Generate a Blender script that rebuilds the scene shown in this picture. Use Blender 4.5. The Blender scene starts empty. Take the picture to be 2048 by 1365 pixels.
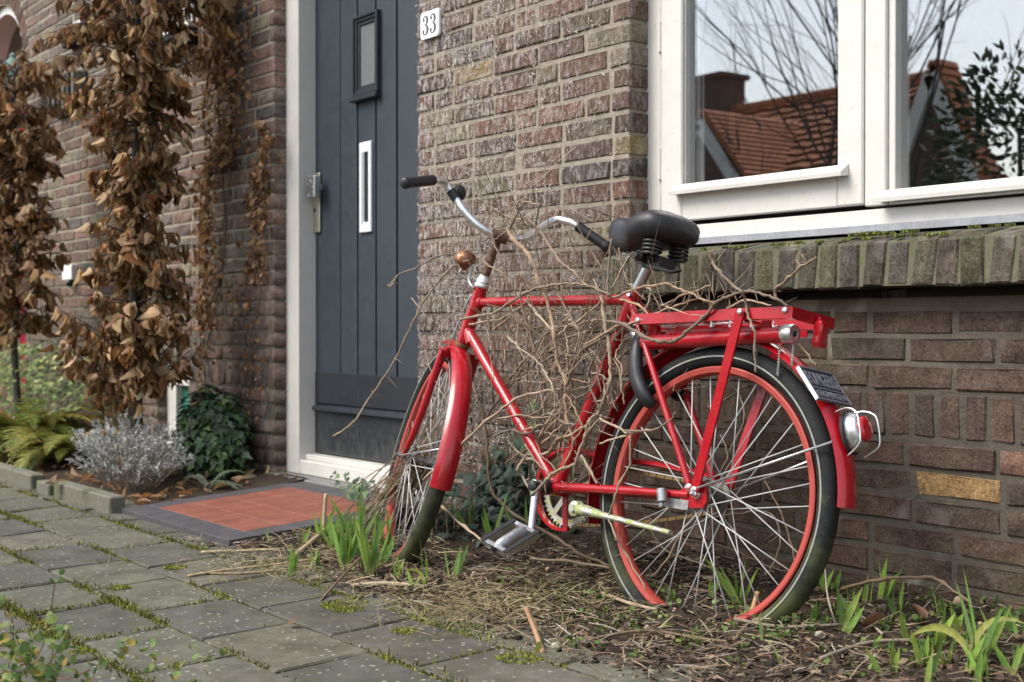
import bpy, math, random
import numpy as np
from mathutils import Vector, Matrix, noise as mnoise
random.seed(7); RN = np.random.default_rng(7)
SC = bpy.context.scene
COL = SC.collection
R_ = math.radians
# ------------------------------------------------------------------ camera, world, sun, exposure
FPX, VPX, HZ = 2640.0, -980.0, 656.0
TH = math.atan((1024 - VPX) / FPX)
PITCH = math.atan((682.5 - HZ) / FPX)
CAM = Vector((0.0, -2.53, 0.597))
FW0 = Vector((-math.cos(TH), math.sin(TH), 0)); RT = Vector((math.sin(TH), math.cos(TH), 0))
FW = FW0 * math.cos(PITCH) - Vector((0, 0, 1)) * math.sin(PITCH)
UP = RT.cross(FW)
cd = bpy.data.cameras.new('camera'); cam = bpy.data.objects.new('camera', cd); COL.objects.link(cam)
cam.matrix_world = Matrix(((RT.x, UP.x, -FW.x, CAM.x), (RT.y, UP.y, -FW.y, CAM.y), (RT.z, UP.z, -FW.z, CAM.z), (0, 0, 0, 1)))
cd.sensor_width = 36; cd.lens = FPX * 36 / 2048; cd.clip_start = 0.05; cd.clip_end = 500
cd.dof.use_dof = True; cd.dof.focus_distance = 3.2; cd.dof.aperture_fstop = 5.0
SC.camera = cam
W = bpy.data.worlds.new('World'); SC.world = W; W.use_nodes = True
wn = W.node_tree.nodes; wl = W.node_tree.links
bg = wn['Background']; sky = wn.new('ShaderNodeTexSky'); sky.sky_type = 'NISHITA'; sky.sun_disc = False
SUN_EL, SUN_AZ = R_(50), R_(204)      # azimuth from +Y clockwise
sky.sun_elevation = SUN_EL; sky.sun_rotation = SUN_AZ; sky.dust_density = 2.0; sky.air_density = 1.3; sky.ozone_density = 1.0
hsv = wn.new('ShaderNodeHueSaturation'); hsv.inputs['Saturation'].default_value = 0.6
wl.new(sky.outputs[0], hsv.inputs['Color']); wl.new(hsv.outputs[0], bg.inputs[0]); bg.inputs[1].default_value = 0.15
sd = bpy.data.lights.new('sun', 'SUN'); sd.energy = 2.0; sd.angle = R_(32); sd.color = (1, .945, .87)
so = bpy.data.objects.new('sun', sd); COL.objects.link(so)
sdir = Vector((math.sin(SUN_AZ) * math.cos(SUN_EL), math.cos(SUN_AZ) * math.cos(SUN_EL), math.sin(SUN_EL)))
so.location = (0, -5, 8); so.rotation_euler = sdir.to_track_quat('Z', 'Y').to_euler()
SC.view_settings.view_transform = 'Standard'; SC.view_settings.look = 'None'; SC.view_settings.gamma = 1
SC.view_settings.exposure = 0.86
SC.render.engine = 'CYCLES'
try:
    SC.cycles.max_bounces = 6; SC.cycles.diffuse_bounces = 3; SC.cycles.transparent_max_bounces = 12; SC.cycles.caustics_reflective = False
    SC.cycles.use_denoising = True
except Exception: pass

# ------------------------------------------------------------------ pixel -> world helpers
def ray(px, py): return FW + RT * ((px - 1024) / FPX) - UP * ((py - 682.5) / FPX)
def P(px, py, y=0.0):
    r = ray(px, py); return CAM + r * ((y - CAM.y) / r.y)
def G(px, py, z=0.0):
    r = ray(px, py); return CAM + r * ((z - CAM.z) / r.z)
def Z(px, py, d): return CAM + ray(px, py) * d
def proj(p):
    d = Vector(p) - CAM; z = d.dot(FW)
    if z < .05: return (-9999, -9999, z)
    return (1024 + FPX * d.dot(RT) / z, 682.5 - FPX * d.dot(UP) / z, z)

# ------------------------------------------------------------------ mesh builder
def norm(v):
    v = Vector(v); l = v.length
    return v / l if l > 1e-9 else Vector((0, 0, 1))
class MB:
    def __init__(s): s.v = []; s.f = []; s.c = []
    def add(s, vs, fs, col=None):
        o = len(s.v); s.v += [tuple(v) for v in vs]; s.f += [tuple(i + o for i in f) for f in fs]
        s.c += [col or (1, 1, 1)] * len(vs); return s
    def box(s, a, b, col=None):
        x0, y0, z0 = [min(a[i], b[i]) for i in range(3)]; x1, y1, z1 = [max(a[i], b[i]) for i in range(3)]
        return s.add([(x0,y0,z0),(x1,y0,z0),(x1,y1,z0),(x0,y1,z0),(x0,y0,z1),(x1,y0,z1),(x1,y1,z1),(x0,y1,z1)],
                     [(0,3,2,1),(4,5,6,7),(0,1,5,4),(1,2,6,5),(2,3,7,6),(3,0,4,7)], col)
    def cbox(s, a, b, c=.002, col=None):     # chamfered box
        x0, y0, z0 = [min(a[i], b[i]) for i in range(3)]; x1, y1, z1 = [max(a[i], b[i]) for i in range(3)]
        X = (x0, x1); Y = (y0, y1); Zz = (z0, z1); vs = []; idx = {}
        for i in (0, 1):
            for j in (0, 1):
                for k in (0, 1):
                    p = [X[i], Y[j], Zz[k]]; sg = [c if t == 0 else -c for t in (i, j, k)]
                    for ax in range(3):
                        q = [p[m] + (0 if m == ax else sg[m]) for m in range(3)]
                        idx[(i, j, k, ax)] = len(vs); vs.append(q)
        fs = []
        for ax in range(3):
            o = [m for m in range(3) if m != ax]
            for sd_ in (0, 1):
                loop = []
                for (u, w) in ((0, 0), (1, 0), (1, 1), (0, 1)):
                    t = [0, 0, 0]; t[ax] = sd_; t[o[0]] = u; t[o[1]] = w; loop.append(idx[(t[0], t[1], t[2], ax)])
                fs.append(tuple(loop))
            for u in (0, 1):
                for w in (0, 1):
                    a0 = [0, 0, 0]; a0[o[0]] = u; a0[o[1]] = w; a1 = list(a0); a1[ax] = 1
                    fs.append((idx[(*a0, o[0])], idx[(*a1, o[0])], idx[(*a1, o[1])], idx[(*a0, o[1])]))
        for i in (0, 1):
            for j in (0, 1):
                for k in (0, 1): fs.append(tuple(idx[(i, j, k, ax)] for ax in range(3)))
        return s.add(vs, fs, col)
    def obox(s, c, ax, ay, az, col=None):    # oriented box, half-vectors
        c = Vector(c); ax = Vector(ax); ay = Vector(ay); az = Vector(az)
        vs = [c + ax*i + ay*j + az*k for k in (-1, 1) for j in (-1, 1) for i in (-1, 1)]
        return s.add(vs, [(0,2,3,1),(4,5,7,6),(0,1,5,4),(1,3,7,5),(3,2,6,7),(2,0,4,6)], col)
    def tube(s, path, r, n=8, cap=True, col=None, closed=False, sy=1.0, upv=None):
        path = [Vector(p) for p in path]; m = len(path)
        rr = r if isinstance(r, (list, tuple)) else [r] * m
        tan = []
        for i in range(m):
            a = path[(i - 1) % m] if (i > 0 or closed) else path[i]; b = path[(i + 1) % m] if (i < m - 1 or closed) else path[i]
            tan.append(norm(b - a))
        u = Vector(upv) if upv is not None else (Vector((0, 0, 1)) if abs(tan[0].z) < .9 else Vector((1, 0, 0)))
        vs = []
        for i in range(m):
            t = tan[i]; u = u - t * u.dot(t)
            u = norm(u) if u.length > 1e-6 else norm(t.orthogonal()); w = t.cross(u)
            for k in range(n):
                a = 2 * math.pi * k / n; vs.append(path[i] + (u * math.cos(a) * sy + w * math.sin(a)) * rr[i])
        fs = []
        for i in range(m if closed else m - 1):
            i2 = (i + 1) % m
            for k in range(n):
                k2 = (k + 1) % n; fs.append((i*n+k, i*n+k2, i2*n+k2, i2*n+k))
        if cap and not closed: fs.append(tuple(range(n - 1, -1, -1))); fs.append(tuple((m-1)*n + k for k in range(n)))
        return s.add(vs, fs, col)
    def ring(s, C, ea, eb, nn, prof, N=96, a0=0, a1=2*math.pi, col=None, closedprof=True):
        full = abs(a1 - a0 - 2*math.pi) < 1e-6; M = N if full else N + 1; K = len(prof); vs = []
        for i in range(M):
            a = a0 + (a1 - a0) * i / N; d = ea * math.cos(a) + eb * math.sin(a)
            for (sv, rad) in prof: vs.append(C + d * rad + nn * sv)
        fs = []
        for i in range(N):
            i2 = (i + 1) % M if full else i + 1
            for k in range(K if closedprof else K - 1):
                k2 = (k + 1) % K; fs.append((i*K+k, i*K+k2, i2*K+k2, i2*K+k))
        if not full and closedprof: fs.append(tuple(range(K))); fs.append(tuple((M-1)*K + k for k in range(K - 1, -1, -1)))
        return s.add(vs, fs, col)
    def lathe(s, base, axis, prof, n=16, col=None):   # prof: (along axis, radius)
        axis = norm(axis); u = norm(axis.orthogonal()); w = axis.cross(u); vs = []; base = Vector(base)
        for (h, r) in prof:
            for k in range(n):
                a = 2*math.pi*k/n; vs.append(base + axis*h + (u*math.cos(a) + w*math.sin(a)) * max(r, 1e-4))
        m = len(prof); fs = [(i*n+k, i*n+(k+1) % n, (i+1)*n+(k+1) % n, (i+1)*n+k) for i in range(m-1) for k in range(n)]
        fs.append(tuple(range(n-1, -1, -1))); fs.append(tuple((m-1)*n+k for k in range(n)))
        return s.add(vs, fs, col)
    def build(s, name, m, parent=None, smooth=False, base=None, col=False):
        org = worg(parent) if parent else Vector(base or (0, 0, 0))
        me = bpy.data.meshes.new(name)
        me.from_pydata([(v[0]-org.x, v[1]-org.y, v[2]-org.z) for v in s.v], [], s.f)
        if col:
            ca = me.color_attributes.new('Col', 'FLOAT_COLOR', 'POINT')
            ca.data.foreach_set('color', np.array([(c[0], c[1], c[2], 1) for c in s.c], dtype=np.float32).ravel())
        me.materials.append(m)
        if smooth:
            me.polygons.foreach_set('use_smooth', [True] * len(me.polygons))
            if smooth == 'auto':
                try: me.set_sharp_from_angle(angle=R_(40))
                except Exception: pass
        me.update(); o = bpy.data.objects.new(name, me); COL.objects.link(o)
        if parent: o.parent = parent
        else: o.location = org
        ORG[o.name] = org.copy()
        return o
ORG = {}
def worg(o): return ORG[o.name]
def thing(name, label, cat, loc=(0, 0, 0), group=None):
    o = bpy.data.objects.new(name, None); COL.objects.link(o); o.location = loc; ORG[o.name] = Vector(loc); o.empty_display_size = .1
    return tag(o, label, cat, group)
def tag(o, label=None, cat=None, group=None, kind=None):
    if label: o['label'] = label
    if cat: o['category'] = cat
    if group: o['group'] = group
    if kind: o['kind'] = kind
    return o
def inst(name, me, parent, M4, color=None):    # object with shared mesh, world matrix M4
    o = bpy.data.objects.new(name, me); COL.objects.link(o)
    if parent:
        o.parent = parent; og = worg(parent); M4 = Matrix.Translation(-og) @ M4
    o.matrix_basis = M4
    if color: o.color = (color[0], color[1], color[2], 1)
    return o
def np_mesh(name, V, F, C=None, m=None, parent=None, smooth=False, base=None):
    """V (n,3), F list-of-equal-length faces (k,q)"""
    org = worg(parent) if parent else Vector(base or (0, 0, 0))
    me = bpy.data.meshes.new(name); V = np.asarray(V, np.float64) - np.array(org); F = np.asarray(F, np.int32); k, q = F.shape
    me.vertices.add(len(V)); me.vertices.foreach_set('co', V.astype(np.float32).ravel())
    me.loops.add(k * q); me.loops.foreach_set('vertex_index', F.ravel())
    me.polygons.add(k); me.polygons.foreach_set('loop_start', np.arange(0, k * q, q, dtype=np.int32))
    try: me.polygons.foreach_set('loop_total', np.full(k, q, dtype=np.int32))
    except Exception: pass
    if smooth: me.polygons.foreach_set('use_smooth', np.ones(k, dtype=bool))
    if C is not None:
        ca = me.color_attributes.new('Col', 'FLOAT_COLOR', 'POINT')
        ca.data.foreach_set('color', np.concatenate([np.asarray(C, np.float32), np.ones((len(V), 1), np.float32)], 1).ravel())
    if m: me.materials.append(m)
    me.update(calc_edges=True); me.validate()
    o = bpy.data.objects.new(name, me); COL.objects.link(o)
    if parent: o.parent = parent
    else: o.location = org
    ORG[o.name] = org.copy()
    return o
def scatter(name, TV, TF, mats, cols, m, parent=None, smooth=False, base=None):
    """template verts (t,3), quad/tri faces, list of (R3x3, t3)"""
    TV = np.asarray(TV, float); TF = np.asarray(TF, int); n = len(mats); t = len(TV)
    Rm = np.array([a for a, _ in mats], float); T = np.array([b for _, b in mats], float)
    V = np.einsum('nij,tj->nti', Rm, TV) + T[:, None, :]
    F = TF[None] + (np.arange(n) * t)[:, None, None]
    C = np.repeat(np.asarray(cols, float), t, axis=0)
    return np_mesh(name, V.reshape(-1, 3), F.reshape(-1, TF.shape[1]), C, m, parent, smooth, base)
def rotmat(d, roll=0.0, scale=1.0):     # local +Y -> d
    d = norm(d); u = d.orthogonal(); u = norm(u); w = u.cross(d)
    x = u * math.cos(roll) + w * math.sin(roll); z = x.cross(d)
    if isinstance(scale, (int, float)): scale = (scale,) * 3
    return np.array([[x.x*scale[0], d.x*scale[1], z.x*scale[2]], [x.y*scale[0], d.y*scale[1], z.y*scale[2]], [x.z*scale[0], d.z*scale[1], z.z*scale[2]]])
def M4of(Rm, t):
    m = Matrix.Identity(4)
    for i in range(3):
        for j in range(3): m[i][j] = Rm[i][j]
        m[i][3] = t[i]
    return m
def raw_mesh(name, TV, TF, m, smooth=False):
    me = bpy.data.meshes.new(name); me.from_pydata([tuple(v) for v in TV], [], [tuple(f) for f in TF]); me.materials.append(m)
    if smooth: me.polygons.foreach_set('use_smooth', [True] * len(me.polygons))
    me.update(); return me
def jit(c, a=.15, b=.08):
    k = 1 + random.uniform(-a, a); return tuple(max(0.003, x * k * (1 + random.uniform(-b, b))) for x in c)
def rv(s=1.0): return Vector((random.uniform(-s, s), random.uniform(-s, s), random.uniform(-s, s)))
def vary(path, amp):
    return [Vector(p) + rv(amp) for p in path]
def smooth_path(pts, k=4):
    pts = [Vector(p) for p in pts]; out = []
    for i in range(len(pts) - 1):
        p0 = pts[max(i-1, 0)]; p1 = pts[i]; p2 = pts[i+1]; p3 = pts[min(i+2, len(pts)-1)]
        for j in range(k):
            t = j / k
            out.append(0.5*((2*p1) + (p2-p0)*t + (2*p0-5*p1+4*p2-p3)*t*t + (3*p1-p0-3*p2+p3)*t**3))
    out.append(pts[-1]); return out

# ------------------------------------------------------------------ materials
class NT:
    def __init__(s, name):
        s.m = bpy.data.materials.new(name); s.m.use_nodes = True; s.t = s.m.node_tree; s.n = s.t.nodes; s.l = s.t.links
        s.b = s.n['Principled BSDF']; s.out = s.n['Material Output']
    def new(s, ty, **kw):
        nd = s.n.new(ty)
        for k, v in kw.items(): setattr(nd, k, v)
        return nd
    def link(s, a, b): s.l.new(a, b)
    def pos(s): return s.new('ShaderNodeNewGeometry').outputs['Position']
    def noise(s, scale, detail=4, rough=.55, vec=None, stretch=None):
        nd = s.new('ShaderNodeTexNoise'); nd.inputs['Scale'].default_value = scale; nd.inputs['Detail'].default_value = detail; nd.inputs['Roughness'].default_value = rough
        v = vec if vec is not None else s.pos()
        if stretch:
            mp = s.new('ShaderNodeMapping'); mp.inputs['Scale'].default_value = stretch; s.link(v, mp.inputs[0]); v = mp.outputs[0]
        s.link(v, nd.inputs['Vector']); return nd.outputs[0]
    def ramp(s, fac, stops):
        r = s.new('ShaderNodeValToRGB'); e = r.color_ramp.elements
        while len(e) > len(stops): e.remove(e[-1])
        while len(e) < len(stops): e.new(1)
        for i, (p, c) in enumerate(stops):
            e[i].position = p; e[i].color = (c, c, c, 1) if isinstance(c, (int, float)) else (*c, 1)
        s.link(fac, r.inputs[0]); return r.outputs[0]
    def mix(s, fac, a, b, mode='MIX'):
        nd = s.new('ShaderNodeMix', data_type='RGBA', blend_type=mode)
        for inp, v in ((0, fac), (6, a), (7, b)):
            if isinstance(v, (int, float)): nd.inputs[inp].default_value = v if inp == 0 else (v, v, v, 1)
            elif isinstance(v, tuple): nd.inputs[inp].default_value = (*v, 1)
            else: s.link(v, nd.inputs[inp])
        return nd.outputs[2]
    def math(s, op, a, b=0.0, clamp=False):
        nd = s.new('ShaderNodeMath', operation=op); nd.use_clamp = clamp
        for i, v in enumerate((a, b)):
            if isinstance(v, (int, float)): nd.inputs[i].default_value = v
            else: s.link(v, nd.inputs[i])
        return nd.outputs[0]
    def bump(s, h, strength=.3, dist=.002):
        b = s.new('ShaderNodeBump'); b.inputs['Strength'].default_value = strength; b.inputs['Distance'].default_value = dist
        s.link(h, b.inputs['Height']); s.link(b.outputs[0], s.b.inputs['Normal'])
    def done(s, col=None, rough=.6, metal=0.0, spec=.5, coat=0.0):
        if col is not None:
            if isinstance(col, tuple): s.b.inputs['Base Color'].default_value = (*col, 1)
            else: s.link(col, s.b.inputs['Base Color'])
        if isinstance(rough, (int, float)): s.b.inputs['Roughness'].default_value = rough
        else: s.link(rough, s.b.inputs['Roughness'])
        s.b.inputs['Metallic'].default_value = metal; s.b.inputs['Specular IOR Level'].default_value = spec
        if coat: s.b.inputs['Coat Weight'].default_value = coat; s.b.inputs['Coat Roughness'].default_value = .12
        return s.m
def src_col(nt, src):
    if src == 'obj': return nt.new('ShaderNodeObjectInfo').outputs['Color']
    a = nt.new('ShaderNodeAttribute'); a.attribute_name = 'Col'; return a.outputs['Color']
def brick_mat(name, src):
    t = NT(name); c = src_col(t, src); pos = t.pos()
    n1 = t.noise(22, 6, .65); n2 = t.noise(160, 3, .7); n3 = t.noise(6, 3)
    c = t.mix(.8, c, t.ramp(n1, [(.28, .35), (.72, 1.55)]), 'MULTIPLY')
    c = t.mix(.8, c, t.ramp(n2, [(.32, .35), (.68, 1.6)]), 'MULTIPLY')
    # lime bloom: stains in streaks that cling to the brick beside the door
    sx = t.new('ShaderNodeSeparateXYZ'); t.link(pos, sx.inputs[0])
    st = t.noise(34, 6, .75, stretch=(1.6, 1, .6)); st = t.ramp(st, [(.48, 0), (.62, 1)])
    mr = t.new('ShaderNodeMapRange'); t.link(sx.outputs[0], mr.inputs[0]); mr.inputs[1].default_value = -2.55; mr.inputs[2].default_value = -3.7
    mr.inputs[3].default_value = .12; mr.inputs[4].default_value = .95
    gate = t.math('GREATER_THAN', sx.outputs[0], -4.4)
    mz = t.new('ShaderNodeMapRange'); t.link(sx.outputs[2], mz.inputs[0]); mz.inputs[1].default_value = .15; mz.inputs[2].default_value = .9
    f = t.math('MULTIPLY', t.math('MULTIPLY', st, mr.outputs[0]), t.math('MULTIPLY', gate, mz.outputs[0]))
    pat = t.ramp(t.noise(9, 3), [(.58, 0), (.72, .55)])
    f2 = t.math('MAXIMUM', f, t.math('MULTIPLY', pat, .35))
    c = t.mix(f2, c, (.50, .455, .43))
    alg = t.ramp(n3, [(.55, 0), (.75, .3)]); c = t.mix(alg, c, (.10, .11, .05))
    h = t.math('ADD', t.math('MULTIPLY', n1, .6), t.math('MULTIPLY', n2, .5)); t.bump(h, .9, .006)
    return t.done(c, .88, spec=.25)
def stone_mat(name, base, dark=.5, scale=30, rough=.9, bump=.5, moss=None, mossamt=.6, dist=.003):
    t = NT(name); n1 = t.noise(scale, 6, .65); n2 = t.noise(scale*6, 3, .7)
    c = t.mix(.6, base, t.ramp(n1, [(.25, dark), (.75, 1.4)]), 'MULTIPLY'); c = t.mix(.4, c, t.ramp(n2, [(.3, .55), (.7, 1.3)]), 'MULTIPLY')
    if moss:
        c = t.mix(t.ramp(t.noise(scale*.35, 5, .7), [(mossamt, 0), (mossamt + .1, 1)]), c, moss)
    t.bump(t.math('ADD', t.math('MULTIPLY', n1, .6), t.math('MULTIPLY', n2, .4)), bump, dist)
    return t.done(c, rough, spec=.25)
def paver_mat(name, src):
    t = NT(name); c = src_col(t, src); n1 = t.noise(9, 5, .65); n2 = t.noise(220, 3, .8); n4 = t.noise(30, 4, .6)
    c = t.mix(.8, c, t.ramp(n1, [(.32, .5), (.68, 1.45)]), 'MULTIPLY'); c = t.mix(.65, c, t.ramp(n2, [(.3, .55), (.7, 1.4)]), 'MULTIPLY')
    c = t.mix(t.ramp(n4, [(.42, 0), (.66, .7)]), c, (.088, .085, .046))
    v = t.new('ShaderNodeTexVoronoi'); v.inputs['Scale'].default_value = 42; v.inputs['Randomness'].default_value = 1
    t.link(t.pos(), v.inputs['Vector']); wob = t.noise(130, 2)
    d = t.math('ADD', v.outputs['Distance'], t.math('MULTIPLY', wob, .28)); lich = t.ramp(t.math('ADD', d, t.math('MULTIPLY', t.noise(18, 2), .35)), [(.44, 1), (.52, 0)])
    gate = t.ramp(t.noise(6, 2), [(.36, 0), (.55, .8)])
    c = t.mix(t.math('MULTIPLY', lich, gate), c, (.33, .34, .27))
    t.bump(t.math('ADD', t.math('MULTIPLY', n2, .6), n4), .45, .003); return t.done(c, t.ramp(n1, [(.3, .65), (.7, .9)]), spec=.35)
def foliage_mat(name, src='attr', rough=.6, trans=.35, veins=False, spec=.3):
    t = NT(name); c = src_col(t, src); n1 = t.noise(90, 4, .7)
    c = t.mix(.55, c, t.ramp(n1, [(.3, .55), (.7, 1.35)]), 'MULTIPLY'); m = t.done(c, rough, spec=spec)
    if trans:
        tr = t.new('ShaderNodeBsdfTranslucent'); t.link(c, tr.inputs[0]); mx = t.new('ShaderNodeMixShader'); mx.inputs[0].default_value = trans
        t.link(t.b.outputs[0], mx.inputs[1]); t.link(tr.outputs[0], mx.inputs[2]); t.link(mx.outputs[0], t.out.inputs[0])
    return m
def paint_mat(name, col, rough=.35, dirt=.3, dirtcol=(.12, .1, .07), coat=0.0, grain=None, scale=25, bump=.08, spec=.5, splash=0):
    t = NT(name); n1 = t.noise(scale, 5, .7); n2 = t.noise(scale*7, 3, .7)
    c = t.mix(.25, col, t.ramp(n1, [(.3, .8), (.7, 1.15)]), 'MULTIPLY')
    c = t.mix(t.math('MULTIPLY', t.ramp(n2, [(.6, 0), (.78, 1)]), dirt), c, dirtcol)
    h = n2
    if splash:
        sx = t.new('ShaderNodeSeparateXYZ'); t.link(t.pos(), sx.inputs[0]); mr = t.new('ShaderNodeMapRange'); t.link(sx.outputs[2], mr.inputs[0]); mr.inputs[1].default_value = .05 + splash; mr.inputs[2].default_value = .0; mr.inputs[4].default_value = .34
        c = t.mix(t.ramp(t.math('ADD', t.noise(28, 6, .75, stretch=(1.5, 1, .8)), mr.outputs[0]), [(.60, 0), (.82, .75)]), c, dirtcol)
    if grain: h = t.math('ADD', t.math('MULTIPLY', t.noise(60, 4, .6, stretch=grain), .8), t.math('MULTIPLY', n2, .3))
    t.bump(h, bump, .002)
    return t.done(c, t.ramp(n1, [(.3, rough * .8), (.7, min(1, rough * 1.4))]), coat=coat, spec=spec)
def metal_mat(name, col, rough=.25, rust=0.0, rustcol=(.16, .07, .03), scale=60, algae=0.0):
    t = NT(name); n1 = t.noise(scale, 5, .7); c = t.mix(.3, col, t.ramp(n1, [(.3, .7), (.7, 1.1)]), 'MULTIPLY')
    mt = None
    if rust or algae:
        k = rust or algae; f = t.ramp(n1, [(.62 - .35*k, 0), (.72 - .3*k, 1)]); c = t.mix(f, c, rustcol)
        t.link(t.math('SUBTRACT', 1.0, f), t.b.inputs['Metallic']); mt = f
    m = t.done(c, rough if mt is None else t.ramp(mt, [(0, rough), (1, .85)]), metal=1.0)
    t.bump(n1, .15 + .5*rust, .001)
    return m
def curtain_mat(name, col):
    t = NT(name); tr = t.new('ShaderNodeBsdfTranslucent'); tr.inputs[0].default_value = (*col, 1); m = t.done(col, .9)
    mx = t.new('ShaderNodeMixShader'); mx.inputs[0].default_value = .35; t.link(t.b.outputs[0], mx.inputs[1]); t.link(tr.outputs[0], mx.inputs[2]); t.link(mx.outputs[0], t.out.inputs[0]); return m
def glass_mat(name, base=.1, k=.5):
    t = NT(name); lw = t.new('ShaderNodeLayerWeight'); lw.inputs[0].default_value = .5
    # LayerWeight facing at blend .5 = 1-|cos|
    f = t.math('ADD', t.math('MULTIPLY', t.math('POWER', lw.outputs['Facing'], 4), k), base, True)
    tr = t.new('ShaderNodeBsdfTransparent'); gl = t.new('ShaderNodeBsdfGlossy'); gl.inputs['Roughness'].default_value = 0.0; gl.inputs[0].default_value = (.95, .97, 1, 1)
    mx = t.new('ShaderNodeMixShader'); t.link(f, mx.inputs[0]); t.link(tr.outputs[0], mx.inputs[1]); t.link(gl.outputs[0], mx.inputs[2]); t.link(mx.outputs[0], t.out.inputs[0])
    bp = t.new('ShaderNodeBump'); bp.inputs['Strength'].default_value = .006; bp.inputs['Distance'].default_value = .003
    t.link(t.noise(2.5, 1), bp.inputs['Height']); t.link(bp.outputs[0], gl.inputs['Normal']); return t.m
M = {}
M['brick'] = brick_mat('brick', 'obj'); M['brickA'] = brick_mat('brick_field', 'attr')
t = NT('mortar'); n1 = t.noise(40, 6, .65); n2 = t.noise(240, 3, .7); n3 = t.noise(3.0, 3, .6)
sx = t.new('ShaderNodeSeparateXYZ'); t.link(t.pos(), sx.inputs[0])
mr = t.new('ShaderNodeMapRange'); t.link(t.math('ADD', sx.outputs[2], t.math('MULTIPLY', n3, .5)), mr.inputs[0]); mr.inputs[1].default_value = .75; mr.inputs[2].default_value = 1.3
c = t.mix(mr.outputs[0], (.115, .10, .08), (.36, .315, .25)); c = t.mix(.5, c, t.ramp(n1, [(.25, .6), (.75, 1.35)]), 'MULTIPLY'); c = t.mix(.4, c, t.ramp(n2, [(.3, .6), (.7, 1.3)]), 'MULTIPLY')  # mortar darkens downward: real dirt, with shade under the sill mixed into the tint
c = t.mix(t.ramp(t.noise(14, 5, .7), [(.6, 0), (.75, .6)]), c, (.17, .17, .08)); c = t.mix(t.ramp(t.noise(2.6, 4, .7), [(.60, 0), (.66, .75)]), c, (.36, .335, .28)); t.bump(t.math('ADD', n1, t.math('MULTIPLY', n2, .5)), 1.0, .006); M['mortar'] = t.done(c, .95, spec=.2)
M['sillm'] = stone_mat('sill_mortar', (.15, .145, .095), .5, 40, moss=(.12, .14, .045), mossamt=.56)
M['paver'] = paver_mat('paver', 'obj'); M['paverA'] = paver_mat('paver_far', 'attr')
M['soil'] = stone_mat('soil', (.052, .036, .026), .35, 45, 1, 1.0, moss=(.07, .09, .02), mossamt=.6, dist=.01)
M['joint'] = stone_mat('joint_soil', (.045, .042, .028), .4, 50, 1, .9, moss=(.13, .14, .028), mossamt=.40)
M['leafA'] = foliage_mat('leaf_mix'); M['leafO'] = foliage_mat('leaf_single', 'obj')
M['matteA'] = foliage_mat('litter_mix', 'attr', .85, 0); M['matteO'] = foliage_mat('litter_single', 'obj', .85, 0)
M['waxA'] = foliage_mat('waxy_leaf_mix', 'attr', .5, .1, spec=.3); M['waxO'] = foliage_mat('waxy_leaf', 'obj', .5, .1, spec=.3)
M['white'] = paint_mat('white_paint', (.67, .65, .60), .35, .45, (.30, .27, .19), scale=12, bump=.06)
M['door'] = paint_mat('door_paint', (.035, .046, .060), .42, .4, (.09, .095, .09), grain=(9, 9, .5), bump=.35, scale=18, splash=.28)
M['doordark'] = paint_mat('door_paint_dark', (.024, .029, .036), .35, .5, (.075, .078, .07), bump=.2, splash=.22)
M['gap'] = stone_mat('gap_shadow_timber', (.02, .02, .022), .5)
M['black'] = paint_mat('black_plastic', (.018, .018, .02), .4, .15, (.1, .1, .1))
M['saddle'] = paint_mat('saddle_vinyl', (.022, .022, .026), .42, .12, (.09, .09, .09), scale=50, bump=.25)
M['red'] = paint_mat('red_enamel', (.40, .006, .013), .25, .55, (.10, .035, .022), coat=.4, scale=22, bump=.05)
M['rim'] = paint_mat('faded_red_rim', (.40, .055, .04), .5, .3, (.35, .12, .08), scale=30)
M['tyre'] = NT('tyre_rubber')
t = M['tyre']; c = t.mix(t.ramp(t.noise(7, 4, .65), [(.45, 0), (.68, .75)]), (.017, .018, .02), (.085, .095, .035)); c = t.mix(t.ramp(t.noise(120, 2), [(.66, 0), (.74, .4)]), c, (.25, .25, .22))
t.bump(t.noise(300, 2), .3, .001); M['tyre'] = t.done(c, .62, spec=.35)
t = NT('tyre_algae'); sx = t.new('ShaderNodeSeparateXYZ'); t.link(t.pos(), sx.inputs[0])
mr = t.new('ShaderNodeMapRange'); t.link(sx.outputs[2], mr.inputs[0]); mr.inputs[1].default_value = .36; mr.inputs[2].default_value = .0; mr.inputs[3].default_value = 0; mr.inputs[4].default_value = .27
c = t.mix(t.ramp(t.math('ADD', t.noise(11, 4, .65), mr.outputs[0]), [(.62, 0), (.86, .8)]), (.017, .018, .019), (.085, .095, .035)); c = t.mix(t.ramp(t.noise(150, 2), [(.68, 0), (.74, .35)]), c, (.2, .2, .18)); t.bump(t.noise(300, 2), .3, .001); M['tyreg'] = t.done(c, .75, spec=.25)
M['stripe'] = stone_mat('reflective_stripe', (.30, .31, .28), .8, 40, .6, .1, moss=(.3, .34, .12), mossamt=.55)
M['chrome'] = metal_mat('chrome', (.93, .93, .94), .36, .06)
M['rusty'] = metal_mat('rusty_chrome', (.45, .4, .36), .35, .95, (.15, .075, .045))
M['copper'] = metal_mat('rusted_copper', (.45, .2, .11), .35, .55, (.14, .08, .045))
M['steel'] = metal_mat('dull_steel', (.5, .5, .5), .38, .3, (.3, .28, .24))
M['alu'] = metal_mat('aluminium', (.62, .63, .64), .35, .15, (.4, .4, .38))
M['algae'] = metal_mat('algae_steel', (.55, .56, .52), .5, .5, (.32, .36, .13), 45); M['hubm'] = metal_mat('grey_hub', (.22, .23, .21), .5, .4, (.07, .075, .045), 40)
M['spoke'] = paint_mat('spoke_steel', (.5, .5, .49), .4, .3, (.3, .26, .2))
M['chain'] = metal_mat('rusty_chain', (.3, .22, .1), .5, .8, (.22, .14, .05))
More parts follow.
